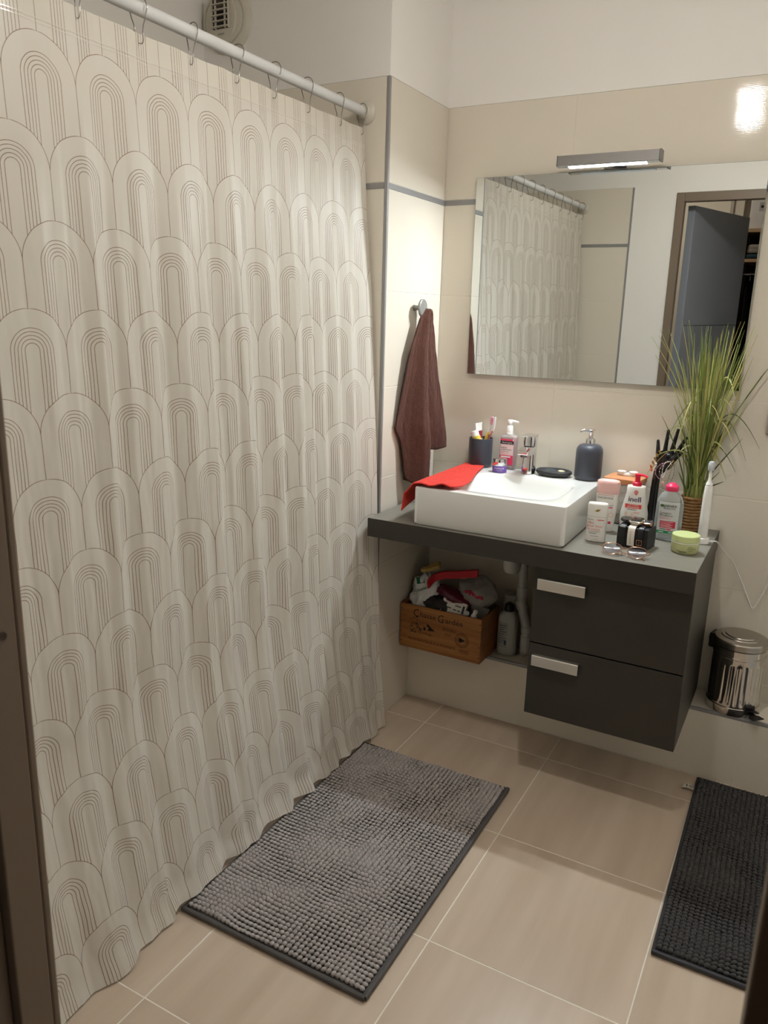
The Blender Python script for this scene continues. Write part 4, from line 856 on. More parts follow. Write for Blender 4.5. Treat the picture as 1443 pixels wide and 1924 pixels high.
CABLE = catmull([(1.0075 - 0.004, -0.180, cz + 0.0065), (1.018, -0.165, ZC + 0.004), (1.035, -0.12, 0.745), (1.060, -0.06, 0.70), (1.085, -0.03, 0.645), (1.112, -0.016, 0.585), (1.126, -0.012, 0.553), (1.134, -0.012, 0.546), (1.143, -0.012, 0.565), (1.165, -0.012, 0.636), (1.185, -0.012, 0.76), (1.19, -0.012, 0.90), (1.175, -0.014, 1.02), (1.150, -0.024, 1.09), (1.139, -0.040, 1.128)], 8)
tag(MB().tube(CABLE, 0.0017, 8).build('charger_cable', WPL), 'thin white cable trailing from the toothbrush charger down the tiled wall', 'cable')
so = thing('wall_socket', 'taupe wall socket on the tiles beside the plant', 'socket', (1.1375, -0.0008, 1.134))
MB().box(-0.0425, 0.0425, -0.009, 0.0, -0.0425, 0.0425).build('cover_plate', mat('taupe_plastic', (150, 134, 124), rough=0.4, nscale=8), so, smooth=0, bevel=0.006, seg=3)
MB().lathe([(0.021, 0), (0.0205, 0.02), (0.018, 0.032), (0.006, 0.034)], 28, M=Matrix.Translation((0, -0.009, 0)) @ Matrix.Rotation(math.pi / 2, 4, 'X')).build('plug', WPL, so)

# eyeglasses --------------------------------------------------------------------
gl = thing('eyeglasses', 'thin gold wire eyeglasses lying at the worktop front edge', 'glasses', (0.809, -0.452, cz + 0.0158), rz=0.02, rot=(math.radians(-62), 0, -0.05))
RGOLD = mat('rose_gold_wire', (206, 160, 126), rough=0.2, metal=1.0, nscale=30); LENS = thin_mat('clear_lens', (236, 236, 244), clear=0.985, rough=0.02, gloss=0.12, film=(110, 110, 116))
for sx in (-1, 1):
    el = [(sx * 0.0345 + 0.0265 * math.cos(a), 0.0, 0.0225 * math.sin(a) + 0.002 * math.cos(2 * a)) for a in [2 * math.pi * q / 44 for q in range(44)]]
    MB().tube(el, 0.0011, 8, closed=True).build('rim', RGOLD, gl)
    cxl = sx * 0.0345; MB().loft([[Vector((cxl + (x - cxl) * f, y, z * f)) for x, _, z in el] for y, f in ((0.0006, 0.02), (0.0004, 0.5), (0.0, 0.8), (-0.0002, 1.0), (-0.0008, 0.98), (-0.0014, 0.8), (-0.0026, 0.5), (-0.0031, 0.02))]).build('lens', LENS, gl, smooth=180)
    MB().tube(catmull([(sx * 0.0090, 0.0005, 0.000), (sx * 0.0085, 0.006, -0.003), (sx * 0.009, 0.008, -0.008)], 4), 0.0005, 6).build('pad_arm', RGOLD, gl)
    MB().ball((sx * 0.0085, 0.0085, -0.010), (0.0012, 0.0028, 0.0046), 10, 8).build('nose_pad', thin_mat('clear_silicone', (232, 228, 222), clear=0.4), gl)
    tmp = catmull([(sx * 0.0610, 0.000, 0.006), (sx * 0.0665, 0.002, 0.006), (sx * 0.0675, 0.006, 0.005), (sx * 0.050, 0.0085 + 0.003 * sx, 0.003), (sx * 0.0, 0.0105 + 0.003 * sx, -0.003), (-sx * 0.045, 0.012 + 0.003 * sx, -0.010), (-sx * 0.062, 0.012 + 0.003 * sx, -0.020)], 6)
    MB().tube(tmp, [0.0010] * (len(tmp) - 10) + [0.0016] * 10, 8).build('temple', RGOLD, gl)
MB().tube(catmull([(-0.0095, 0, 0.004), (-0.004, -0.0012, 0.0068), (0.004, -0.0012, 0.0068), (0.0095, 0, 0.004)], 5), 0.0010, 8).build('bridge', RGOLD, gl)

# watch cushion and three watches ------------------------------------------------
BLV = mat('black_leatherette', (26, 26, 28), rough=0.5, nscale=50, bump=0.15, bscale=300)
WX, WY, WR = 0.8150, -0.3320, -0.14
wc = thing('watch_cushion', 'black leatherette block holding three wristwatches', 'watch stand', (WX, WY, cz), rz=WR)
MB().loft([[Vector((x, y, z)) for y, z in [(-0.036, 0.0), (0.034, 0.0), (0.036, 0.03), (0.034, 0.060), (0.0, 0.064), (-0.034, 0.060), (-0.038, 0.03)]] for x in (-0.0445, -0.043, 0.043, 0.0445)]).build('block', BLV, wc, smooth=0, bevel=0.003)
def watch(name, label, x, wd, sm, build_face, extra=None):
    t = thing(name, label, 'watch', (WX, WY, cz), rz=WR)
    pth = catmull([(x, 0.0375, 0.012), (x, 0.0385, 0.035), (x, 0.0375, 0.058), (x, 0.020, 0.0665), (x, 0.0, 0.0680), (x, -0.022, 0.0665), (x, -0.0385, 0.060), (x, -0.0425, 0.034), (x, -0.0395, 0.008)], 6)
    gg = [[(p.x - wd / 2 + wd * j / 4, p.y, p.z) for j in range(5)] for p in pth]
    MB().sheet(gg, -0.0022).build('strap', sm, t, smooth=60); build_face(t, x)
    return t
BLS = mat('black_strap_leather', (30, 30, 31), rough=0.38, nscale=40, bump=0.1, bscale=250); STEEL = mat('watch_steel', (196, 196, 198), rough=0.16, metal=1.0, nscale=20)
def f1(t, x):
    M = Matrix.Translation((x - 0.001, -0.004, 0.0715)) @ Matrix.Rotation(0.10, 4, 'X')
    MB().lathe([(0.0165, 0), (0.018, 0.001), (0.0185, 0.005), (0.0172, 0.0075), (0.0150, 0.0078)], 36, M=M).build('case', mat('gunmetal', (96, 96, 100), rough=0.25, metal=1.0), t)
    MB().lathe([(0.0150, 0.0077), (0.0, 0.0079)], 30, M=M).build('dial', mat('dark_dial', (34, 34, 38), rough=0.15), t)
    MB().box(x - 0.0085, x + 0.0085, -0.0420, -0.0375, 0.0590, 0.0625).build('keeper', STEEL, t, smooth=0, bevel=0.0008)
def f2(t, x):
    M = Matrix.Translation((x + 0.002, -0.008, 0.0760)) @ Matrix.Rotation(0.16, 4, 'X')
    MB().loft([[M @ p for p in se_ring(a, b, z, 4.5, 48)] for z, a, b in ((-0.005, 0.0165, 0.0185), (-0.003, 0.0185, 0.0205), (0.003, 0.0190, 0.0210), (0.0050, 0.0172, 0.0192))]).build('case', mat('starlight_aluminium', (222, 212, 196), rough=0.22, metal=0.9), t)
    MB().loft([[M @ p for p in se_ring(a, b, z, 4.5, 48)] for z, a, b in ((0.0050, 0.0170, 0.0190), (0.0058, 0.0150, 0.0170))]).build('screen', mat('dark_watch_glass', (20, 22, 24), rough=0.04, coat=0.6), t)
    MB().lathe([(0.003, 0), (0.003, 0.0025)], 14, M=M @ Matrix.Translation((0.0188, 0.006, 0)) @ Matrix.Rotation(math.pi / 2, 4, 'Y')).build('crown', STEEL, t)
    for q in range(7): MB().lathe([(0.0011, 0), (0.0011, 0.0006)], 10, M=Matrix.Translation((x, -0.0452 + 0.0025 * max(0, q - 3) / 3 - 0.0002, 0.050 - 0.0058 * q)) @ Matrix.Rotation(math.pi / 2 + (0.12 if q < 2 else -0.06), 4, 'X')).build('strap_hole', mat('hole_black', (20, 18, 16), rough=0.8), t)
def f3(t, x):
    M = Matrix.Translation((x + 0.003, 0.002, 0.0725)) @ Matrix.Rotation(0.08, 4, 'X') @ Matrix.Rotation(0.25, 4, 'Z')
    MB().loft([[M @ p for p in se_ring(a, b, z, 7, 40)] for z, a, b in ((-0.0035, 0.0135, 0.0160), (0.003, 0.0142, 0.0168), (0.0045, 0.0132, 0.0155))]).build('case', mat('polished_rose_gold', (218, 168, 128), rough=0.14, metal=1.0), t)
    MB().loft([[M @ p for p in se_ring(a, b, z, 7, 40)] for z, a, b in ((0.0046, 0.0130, 0.0152), (0.0052, 0.0120, 0.0140))]).build('dial', mat('grey_dial', (62, 62, 66), rough=0.12), t)
    bk = [(x - 0.0075, -0.0455, 0.030), (x + 0.0075, -0.0455, 0.030), (x + 0.0075, -0.0450, 0.0155), (x - 0.0075, -0.0450, 0.0155)]
    MB().tube(bk, 0.0009, 6, closed=True).build('buckle', MATS['polished_rose_gold'], t); MB().tube([(x, -0.0460, 0.030), (x, -0.0462, 0.0165)], 0.0007, 6).build('buckle_pin', MATS['polished_rose_gold'], t)
watch('wristwatch', 'black strapped round watch, leftmost on the black block', -0.0285, 0.0165, BLS, f1)
watch('wristwatch', 'square screen watch with cream rubber strap, middle one on the black block', -0.0020, 0.0205, mat('cream_silicone', (230, 222, 210), rough=0.5, nscale=12), f2)
watch('wristwatch', 'rose gold watch with black buckled leather strap, rightmost on the black block', 0.0240, 0.0135, BLS, f3)

# jewellery hand ----------------------------------------------------------------
HX, HY_, HW = 0.8075, -0.052, 0.949           # wrist position
BLKG = mat('glossy_black_resin', (16, 15, 16), rough=0.22, nscale=20, coat=0.3)
hd = MB()
def fing(p, r): q = catmull(p, 5); hd.tube(q, [r[0] + (r[1] - r[0]) * i / (len(q) - 1) for i in range(len(q))], 12); hd.ball(q[-1], r[1], 10, 6)
fing([(0.001, 0, 0.03), (-0.004, -0.002, 0.060), (-0.0058, -0.004, 0.082), (-0.0070, -0.008, 0.1005)], (0.0082, 0.0050))
fing([(0.012, 0, 0.035), (0.0155, -0.001, 0.064), (0.0175, -0.002, 0.1), (0.0202, -0.006, 0.1335)], (0.0086, 0.0050))
fing([(0.026, 0, 0.035), (0.0345, -0.001, 0.063), (0.0410, -0.002, 0.1), (0.0485, -0.006, 0.1390)], (0.0088, 0.0050))
fing([(0.034, 0, 0.035), (0.0480, 0.000, 0.058), (0.0610, 0.000, 0.088), (0.0740, -0.004, 0.1160)], (0.0086, 0.0050))
fing([(0.022, -0.002, 0.016), (0.0380, -0.010, 0.036), (0.0540, -0.014, 0.056), (0.0700, -0.016, 0.0765)], (0.0104, 0.0056))
Mp = Matrix.Rotation(-0.42, 4, 'Y')
hd.ball((0.0190, 0, 0.040), (0.0285, 0.0115, 0.033), 24, 14, M=Matrix.Rotation(-0.1, 4, 'Y')); hd.ball((0.024, -0.003, 0.050), (0.0225, 0.0098, 0.0165), 20, 12); hd.ball((0.012, -0.001, 0.018), (0.0165, 0.0105, 0.026), 20, 12, M=Matrix.Rotation(0.35, 4, 'Y'))
hd.tube(catmull([(0.010, 0, 0.020), (0.001, 0, 0.0), (-0.002, 0, -0.045), (-0.003, 0, -0.09), (-0.004, 0, -0.13), (-0.005, 0, -0.158), (-0.005, 0, -0.1715)], 6), [0.0125] * 7 + [0.0122] * 6 + [0.0128] * 6 + [0.013 + 0.0008 * i for i in range(6)] + [0.019 + 0.0018 * i for i in range(6)] + [0.030 + 0.0012 * i for i in range(6)], 24)
hn = thing('jewellery_hand', 'glossy black hand shaped jewellery stand beside the grass plant', 'jewellery stand', (HX, HY_, HW))
ho = hd.build('hand', BLKG, hn, smooth=180)
rm = ho.modifiers.new('remesh', 'REMESH'); rm.mode = 'VOXEL'; rm.voxel_size = 0.0013; rm.use_smooth_shade = True
sm_ = ho.modifiers.new('smooth', 'SMOOTH'); sm_.factor = 0.5; sm_.iterations = 4
def bead_loop(name, label, cat, pts, r, mts, parent_group=None, step=0.0042, closed=True, chain=None):
    t = thing(name, label, cat, (HX, HY_, HW)); P = catmull(pts + ([pts[0]] if closed else []), 14); acc = 0.0; last = P[0]; i = 0
    MB().tube(P, chain or 0.0006, 6).build('strand', mts[0], t)
    bs_ = [MB() for _ in mts]
    for p in P:
        acc += (p - last).length; last = p
        if acc >= step: acc = 0.0; bs_[i % len(mts)].ball(p, r * (1 + 0.25 * math.sin(i * 2.3)), 8, 6); i += 1
    for b_, m in zip(bs_, mts): o = b_.build('beads', m, t); o['kind'] = 'stuff'
    return t
PEARL = mat('pearl_bead', (232, 222, 210), rough=0.2, nscale=20, coat=0.5); MAUVE = mat('mauve_bead', (150, 112, 128), rough=0.25, nscale=40); GOLD = mat('bright_gold', (222, 178, 100), rough=0.18, metal=1.0, nscale=30); JET = mat('dark_bead', (52, 44, 46), rough=0.2)
TH_ = (0.044, -0.024, 0.040)
bead_loop('bead_bracelet', 'mauve and pink beaded bracelet hanging over the palm of the black hand', 'bracelet', [(0.036, -0.022, 0.040), (0.012, -0.018, 0.030), (-0.0025, -0.0175, 0.012), (-0.001, -0.0185, -0.004), (0.010, -0.020, -0.016), (0.020, -0.022, -0.019), (0.014, -0.024, -0.006), (0.010, -0.0235, 0.012), (0.022, -0.024, 0.034)], 0.0016, [MAUVE, mat('pink_bead', (216, 158, 150), rough=0.25)])
bead_loop('pearl_bracelet', 'white pearl bracelet hanging straight down from the thumb of the black hand', 'bracelet', [(0.040, -0.026, 0.043), (0.026, -0.024, 0.038), (0.0195, -0.0235, 0.024), (0.0185, -0.0235, 0.006), (0.020, -0.025, -0.011), (0.026, -0.027, -0.004), (0.030, -0.027, 0.016), (0.040, -0.027, 0.034)], 0.0015, [PEARL], step=0.0034)
bead_loop('dark_bracelet', 'dark beaded bracelet hanging behind the pearls from the black thumb', 'bracelet', [(0.046, -0.026, 0.046), (0.044, -0.0265, 0.030), (0.0425, -0.0265, 0.005), (0.038, -0.0265, -0.022), (0.044, -0.024, -0.028), (0.052, -0.022, -0.004), (0.052, -0.0225, 0.026)], 0.0010, [JET, PEARL], step=0.0030)
pt_ = bead_loop('gold_chain_bracelet', 'fine gold chain bracelet with pink oval pendant on the black thumb', 'bracelet', [(0.048, -0.027, 0.048), (0.058, -0.0255, 0.030), (0.0635, -0.0245, 0.008), (0.058, -0.0245, -0.006), (0.040, -0.0275, -0.016), (0.026, -0.0285, -0.020), (0.034, -0.0285, -0.004), (0.041, -0.0285, 0.020), (0.044, -0.0278, 0.040)], 0.0007, [GOLD], step=0.0025, chain=0.0005)
MB().ball((0.024, -0.0285, -0.0305), (0.0048, 0.0014, 0.0088), 18, 10).build('pendant', mat('rose_quartz', (214, 164, 146), rough=0.25, nscale=20), pt_)
gn = thing('gold_necklace', 'gold plate necklace slung over the little finger of the black hand', 'necklace', (HX, HY_, HW))
MB().tube(catmull([(0.020, -0.0135, 0.064), (0.006, -0.015, 0.046), (-0.008, -0.016, 0.026), (-0.0185, -0.015, 0.012), (-0.022, -0.012, 0.004)], 6), 0.0011, 8).build('chain', GOLD, gn)
for i, (x, z, a) in enumerate(((0.004, 0.067, -0.9), (-0.004, 0.056, -1.05), (-0.009, 0.044, -1.1), (-0.0135, 0.031, -1.15), (-0.018, 0.018, -1.15))):
    M = Matrix.Translation((x, -0.0155, z)) @ Matrix.Rotation(-a, 4, 'Y'); MB().box(-0.0058, 0.0058, -0.0006, 0.0006, -0.0030, 0.0030, M).build('plate', GOLD, gn, smooth=0, bevel=0.0008)
MB().tube([(-0.022, -0.014, 0.004), (-0.0255, -0.0145, 0.001), (-0.027, -0.015, -0.006)], 0.0007, 6).build('dangling_end', GOLD, gn)
MB().ball((-0.0155, -0.0150, 0.008), (0.0030, 0.0022, 0.0056), 12, 8).build('coral_bead', mat('coral_bead', (232, 92, 60), rough=0.25), gn)
MB().ball((-0.0040, -0.0160, 0.0290), 0.0034, 14, 10).build('pearl', PEARL, gn)

# potted grass ------------------------------------------------------------------
PX, PY = 0.9215, -0.0430
pg = thing('potted_grass', 'tall artificial grass plant in a rope wrapped pot at the back of the worktop', 'plant', (PX, PY, cz))
ROPE = mat('jute_rope', (146, 108, 64), rough=0.85, var=0.2, nscale=60, bump=0.8, bscale=180, col2=(112, 78, 42))
MB().lathe([(0.029, 0.0), (0.030, 0.001), (0.0315, 0.104), (0.0300, 0.105), (0.029, 0.092), (0.0, 0.090)], 36).build('pot', mat('brown_pot', (84, 62, 40), rough=0.8), pg)
for i in range(11):
    N_ = 72; z = 0.0052 + i * 0.0098; ring = []; tb_ = MB(); rings = []
    for a in range(N_):
        th = 2 * math.pi * a / N_; tw = 22 * th + i * 1.3; row = []
        for b in range(8):
            ph = 2 * math.pi * b / 8; rr = 0.0050 * (1 + 0.16 * math.cos(2 * (ph - tw / 2))); row.append(Vector(((0.0318 + rr * math.cos(ph)) * math.cos(th), (0.0318 + rr * math.cos(ph)) * math.sin(th), z + rr * math.sin(ph))))
        rings.append(row)
    tb_.loft(rings + [rings[0]], cap=False).build('rope_coil', ROPE, pg)
MB().lathe([(0.029, 0.0905), (0.020, 0.096), (0.0, 0.098)], 24).build('filling', mat('dark_moss', (52, 50, 26), rough=0.95, nscale=80), pg)
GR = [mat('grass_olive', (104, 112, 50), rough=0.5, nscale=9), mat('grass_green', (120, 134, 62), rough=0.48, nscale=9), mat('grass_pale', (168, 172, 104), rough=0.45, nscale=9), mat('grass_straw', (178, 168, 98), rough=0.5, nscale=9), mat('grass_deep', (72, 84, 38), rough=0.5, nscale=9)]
gr = random.Random(21)
def blade(p0, tip, bend, wid, m, curl=0.0, n=14):
    """tapered blade with a folded midrib; p0, tip local; bend bows it, curl rolls the last part over and down"""
    a, b = Vector(p0), Vector(tip); d = b - a; side = Vector((d.x, d.y, 0)); pts = []
    for i in range(n + 1):
        t = i / n; lift = Vector((d.x * t ** bend, d.y * t ** bend, d.z * (t if not curl else math.sin(min(t * (1 + curl), 1.9) * math.pi / 2 / (1 + 0.0)) ))); p = a + lift; pts.append(p)
    wp = [p + Vector((PX, PY, cz)) for p in pts]
    for p, q in zip(pts, wp):
        lim = -0.026 if q.z > 1.20 else -0.010
        if q.y > lim: p.y += lim - q.y
    up = Vector((gr.uniform(-1, 1), -1.4, 0)).normalized(); g = []
    for i, p in enumerate(pts):
        t = i / n; w_ = wid * (0.75 + 0.6 * t) * (1 - t ** 3.0) + 0.0004; tt = (pts[min(i + 1, n)] - pts[max(i - 1, 0)]).normalized(); sd_ = tt.cross(up); sd_ = sd_.normalized() if sd_.length > 1e-4 else Vector((1, 0, 0)); nn = sd_.cross(tt)
        g.append([p - sd_ * w_, p + nn * w_ * 0.35, p + sd_ * w_])
    MB().sheet(g, 0.00035).build('grass_blade', m, pg, smooth=60)
def root(): a = gr.uniform(0, 6.28); r = 0.025 * math.sqrt(gr.random()); return (r * math.cos(a), r * math.sin(a), 0.092)
for i in range(92):          # upright fan of thin blades
    x = gr.gauss(0.008, 0.047); h = gr.choice((gr.uniform(0.50, 0.645), gr.uniform(0.32, 0.56))) - 0.5 * abs(x) * 0.35; y = gr.gauss(-0.035, 0.045)
    r0 = root(); blade((r0[0] * 0.9 + x * 0.12, r0[1], r0[2]), (x, y, h), gr.uniform(1.1, 1.7), gr.uniform(0.0010, 0.0021), gr.choice(GR[:4] if h > 0.4 else GR))
for i in range(40):           # dense dark base
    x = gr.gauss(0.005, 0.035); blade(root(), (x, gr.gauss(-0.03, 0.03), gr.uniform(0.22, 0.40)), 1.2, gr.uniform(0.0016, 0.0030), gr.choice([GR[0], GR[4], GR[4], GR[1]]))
for i in range(26):           # curled-over blades
    x = gr.choice((-1, 1)) * gr.uniform(0.02, 0.11); blade(root(), (x, gr.uniform(-0.10, 0.0), gr.uniform(0.24, 0.42)), 2.0, gr.uniform(0.0012, 0.0022), gr.choice(GR[1:4]), curl=gr.uniform(0.25, 0.7))
for tip, bd_, cu_, m, wd_ in (((-0.172, -0.04, 0.590), 2.2, 0, GR[3], 0.0012), ((-0.156, -0.03, 0.535), 2.4, 0, GR[2], 0.0016), ((-0.146, -0.05, 0.610), 2.0, 0, GR[2], 0.0015), ((-0.088, -0.045, 0.640), 1.6, 0, GR[3], 0.0013), ((0.072, -0.04, 0.640), 1.6, 0, GR[3], 0.0013), ((0.110, -0.03, 0.632), 1.7, 0, GR[2], 0.0013),
                             ((0.175, 0.03, 0.540), 1.4, 0, GR[4], 0.0018), ((0.150, 0.03, 0.500), 1.5, 0, GR[0], 0.0015), ((0.165, 0.02, 0.370), 2.0, 0.55, GR[4], 0.0014), ((0.135, -0.01, 0.350), 2.0, 0.62, GR[0], 0.0014), ((0.11, 0.0, 0.27), 2.0, 0.6, GR[4], 0.0013), ((-0.108, -0.10, 0.255), 1.7, 0.30, GR[2], 0.0022), ((-0.055, -0.05, 0.440), 2.2, 0.55, GR[2], 0.0030), ((0.085, -0.06, 0.480), 1.8, 0.35, GR[2], 0.0026), ((-0.045, -0.06, 0.19), 1.3, 0, GR[1], 0.0034), ((-0.030, -0.06, 0.30), 1.3, 0, GR[1], 0.0030), ((0.07, -0.05, 0.20), 1.4, 0, GR[1], 0.0026), ((0.085, -0.045, 0.172), 1.5, 0, GR[4], 0.0026)):
    blade(root(), tip, bd_, wd_, m, curl=cu_, n=20)
# ------------------------------------------------------------------ pipes under the worktop
PVC = mat('grey_white_pvc', (196, 194, 188), rough=0.35, nscale=10)
tp_ = thing('bottle_trap', 'white bottle trap hanging under the washbasin', 'drain trap', (0.402, -0.2, 0.577))
MB().lathe([(0.010, 0.0), (0.022, 0.004), (0.0285, 0.016), (0.030, 0.032), (0.030, 0.075), (0.026, 0.08)], 32).build('cup', PVC, tp_)
MB().lathe([(0.032, 0.0805), (0.033, 0.082), (0.033, 0.094), (0.018, 0.096), (0.018, 0.1385)], 32).build('collar', PVC, tp_)
dpipe = thing('drain_pipe', 'white plastic drain pipe running down to the ledge between cabinet and crate', 'pipe', (0, 0, 0))
pp = catmull([(0.398, -0.060, 0.714), (0.398, -0.060, 0.60), (0.398, -0.060, 0.48), (0.399, -0.060, 0.43), (0.408, -0.060, 0.385), (0.420, -0.060, 0.345), (0.424, -0.060, 0.31), (0.424, -0.060, LEDGE_Z + 0.002)], 6)
MB().tube(pp, 0.0162, 24).build('pipe', PVC, dpipe)
for c_, d_, l_ in (((0.398, -0.06, 0.452), (0.02, 0, 1), 0.034), ((0.4035, -0.06, 0.402), (-0.3, 0, 1), 0.034), ((0.4235, -0.06, 0.318), (-0.05, 0, 1), 0.022), ((0.424, -0.06, LEDGE_Z + 0.004), (0, 0, 1), 0.068)):
    q = Vector(d_).normalized().to_track_quat('Z', 'Y').to_matrix().to_4x4()
    MB().lathe([(0.0185, 0), (0.0192, 0.001), (0.0192, l_ - 0.001), (0.0185, l_)], 28, M=Matrix.Translation(c_) @ q).build('sleeve', PVC, dpipe)
# bottle beside the crate
t = thing('drain_cleaner_bottle', 'tall cloudy plastic bottle with dark cap between the crate and the pipe', 'bottle', (0.3655, -0.0905, LEDGE_Z + 0.0014), rz=0.15)
B = Body([(0, 0.029, 0.021, 3), (0.002, 0.033, 0.024, 3), (0.02, 0.0345, 0.0255, 3.2), (0.135, 0.0345, 0.0255, 3.2), (0.150, 0.031, 0.0235, 2.8), (0.160, 0.019, 0.018, 2.2), (0.163, 0.0155, 0.0155, 2)])
B.mesh().build('bottle', mat('cloudy_polythene', (196, 198, 188), rough=0.3, nscale=6, trans=0.25), t)
MB().lathe([(0.0165, 0.163), (0.0175, 0.164), (0.0160, 0.185), (0.0125, 0.190), (0.0085, 0.191), (0.0085, 0.1945), (0.0, 0.195)], 28).build('cap', mat('bottle_green_black', (22, 28, 28), rough=0.4), t)
s = B.surf()
patch(MB(), s, -0.030, 0.004, 0.030, 0.125, 10, 4).build('label', mat('grey_label', (164, 166, 164), rough=0.5, nscale=20), t)
for i in range(9): patch(MB(), B.surf(0.0009), -0.027, -0.002 - 0.004 * (i % 3), 0.112 - 0.008 * i, 0.1145 - 0.008 * i, 6, 1).build('small_print', GREYP, t, smooth=0)
patch(MB(), B.surf(0.0009), -0.007, 0.001, 0.040, 0.058, 4, 1).build('blue_patch', mat('navy_print', (44, 60, 104), rough=0.5), t, smooth=0)
cc = thing('toilet_paper_roll', 'pale round roll standing behind the cloudy bottle on the ledge', 'roll', (0.352, -0.032, LEDGE_Z + 0.0014))
MB().lathe([(0.025, 0), (0.027, 0.002), (0.027, 0.205), (0.025, 0.207)], 32).build('roll', mat('pale_grey_paper', (198, 194, 186), rough=0.8, nscale=20), cc)

# wine crate --------------------------------------------------------------------
CX0, CX1, CY0, CY1, CH = 0.006, 0.320, -0.236, -0.066, 0.166
CRW = mat('varnished_pine', (176, 120, 66), rough=0.45, col2=(138, 86, 42), nscale=2.2, stretch=(1.2, 3, 22), bump=0.06, bscale=60)
BURN = mat('branded_ink', (34, 20, 13), rough=0.7, nscale=30)
cr = thing('wine_crate', 'wooden wine crate with printed lettering on the ledge under the worktop', 'crate', ((CX0 + CX1) / 2, (CY0 + CY1) / 2, LEDGE_Z + 0.0014))
cw, cd = (CX1 - CX0) / 2, (CY1 - CY0) / 2
MB().box(-cw, cw, -cd, -cd + 0.009, 0.0, CH).build('front_panel', CRW, cr, smooth=0, bevel=0.001)
MB().box(-cw, cw, cd - 0.009, cd, 0.0, CH).build('back_panel', CRW, cr, smooth=0, bevel=0.001)
for a in (-1, 1): x0, x1 = sorted((a * cw, a * (cw - 0.009))); MB().box(x0, x1, -cd + 0.0092, cd - 0.0092, 0.0, CH).build('side_panel', CRW, cr, smooth=0, bevel=0.001)
MB().box(-cw + 0.0092, cw - 0.0092, -cd + 0.0092, cd - 0.0092, 0.0, 0.008).build('bottom_panel', CRW, cr, smooth=0)
fp_ = [o for o in cr.children if o.name.startswith('front_panel')][-1]; s = flat_surf(-cd - 0.0004)
k = text(MB(), s, 'C', -0.094, 0.1375, 0.042, 0.85); text(k, s, 'hasse', -0.0475, 0.1355, 0.029, 1.0); text(k, s, 'G', 0.0035, 0.1345, 0.042, 0.85); text(k, s, 'ardée', 0.0545, 0.1335, 0.030, 1.0)
k.build('lettering', BURN, fp_, smooth=0)
text(MB(), s, 'FITOU', 0.0370, 0.0995, 0.0165, 1.05).build('lettering', BURN, fp_, smooth=0)
text(MB(), s, 'MIS EN BOUTEILLE À LA PROPRIÉTÉ', -0.0300, 0.0365, 0.0125, 0.95).build('lettering', BURN, fp_, smooth=0)
for i, z in enumerate((0.0855, 0.0815, 0.0775)): patch(MB(), s, 0.020, 0.049 - 0.003 * i, z, z + 0.0010, 2, 1).build('small_print', BURN, fp_, smooth=0)
for r, w_ in ((0.0255, 0.0007), (0.0180, 0.0006)): MB().tube([s(0.0870 + r * math.cos(a), 0.0735 + r * math.sin(a)) for a in [2 * math.pi * q / 40 for q in range(40)]], w_, 4, closed=True, flat=1.0).build('seal_ring', BURN, fp_)
text(MB(), s, 'LA', 0.0870, 0.0955, 0.0065).build('lettering', BURN, fp_, smooth=0)
k = MB(); k.add([s(0.078, 0.084), s(0.0745, 0.078), s(0.076, 0.068), s(0.080, 0.064), s(0.0995, 0.0745)], [(0, 1, 2, 3, 4)]); k.build('seal_emblem', BURN, fp_, smooth=0)
for q in range(28):
    a = 2 * math.pi * q / 28 + 0.05
    if not 1.2 < a < 1.95: MB().tube([s(0.0870 + 0.0202 * math.cos(a), 0.0735 + 0.0202 * math.sin(a)), s(0.0870 + 0.0232 * math.cos(a), 0.0735 + 0.0232 * math.sin(a))], 0.0006, 4).build('seal_tick', BURN, fp_, smooth=0)
MB().tube([s(0.080, 0.0385), s(0.116, 0.0385), s(0.116, 0.0270), s(0.080, 0.0270)], 0.0005, 4, closed=True).build('stamp_frame', BURN, fp_, smooth=0)
text(MB(), s, 'FRANCE', 0.0975, 0.0327, 0.0080, 1.0).build('lettering', BURN, fp_, smooth=0)
pic = MB(); pr = random.Random(5)
def splat(cx_, cz_, rx_, rz_, n=9):
    ph = pr.uniform(0, 6); pic.add([s(cx_ + rx_ * math.cos(a) * (1 + 0.35 * math.sin(3 * a + ph)), cz_ + rz_ * math.sin(a) * (1 + 0.3 * math.cos(4 * a + ph))) for a in [2 * math.pi * q / n for q in range(n)]], [tuple(range(n))])
for _ in range(46): splat(-0.108 + pr.gauss(0, 0.0085), 0.097 + pr.gauss(0, 0.0145), pr.uniform(0.0008, 0.0024), pr.uniform(0.0006, 0.0018))      # tree
for _ in range(20): splat(-0.086 + pr.gauss(0, 0.006), 0.092 + pr.gauss(0, 0.012), pr.uniform(0.0012, 0.003), pr.uniform(0.001, 0.0026))
for _ in range(46): splat(-0.082 + pr.uniform(-0.036, 0.060), 0.0665 + pr.gauss(0, 0.003) - 0.0002, pr.uniform(0.001, 0.0042), pr.uniform(0.0005, 0.0013))   # ground
for _ in range(12): splat(-0.076 + pr.gauss(0, 0.004), 0.078 + pr.gauss(0, 0.004), pr.uniform(0.001, 0.0026), pr.uniform(0.001, 0.0026))
pic.add([s(x, z) for x, z in [(-0.052, 0.100), (-0.046, 0.106), (-0.040, 0.101), (-0.033, 0.094), (-0.026, 0.090), (-0.017, 0.084), (-0.024, 0.083), (-0.036, 0.082), (-0.045, 0.080), (-0.047, 0.085), (-0.041, 0.088), (-0.045, 0.093)]], [tuple(range(12))])   # crouching figure
pic.add([s(x, z) for x, z in [(-0.062, 0.092), (-0.055, 0.090), (-0.053, 0.082), (-0.060, 0.078), (-0.064, 0.083)]], [tuple(range(5))])
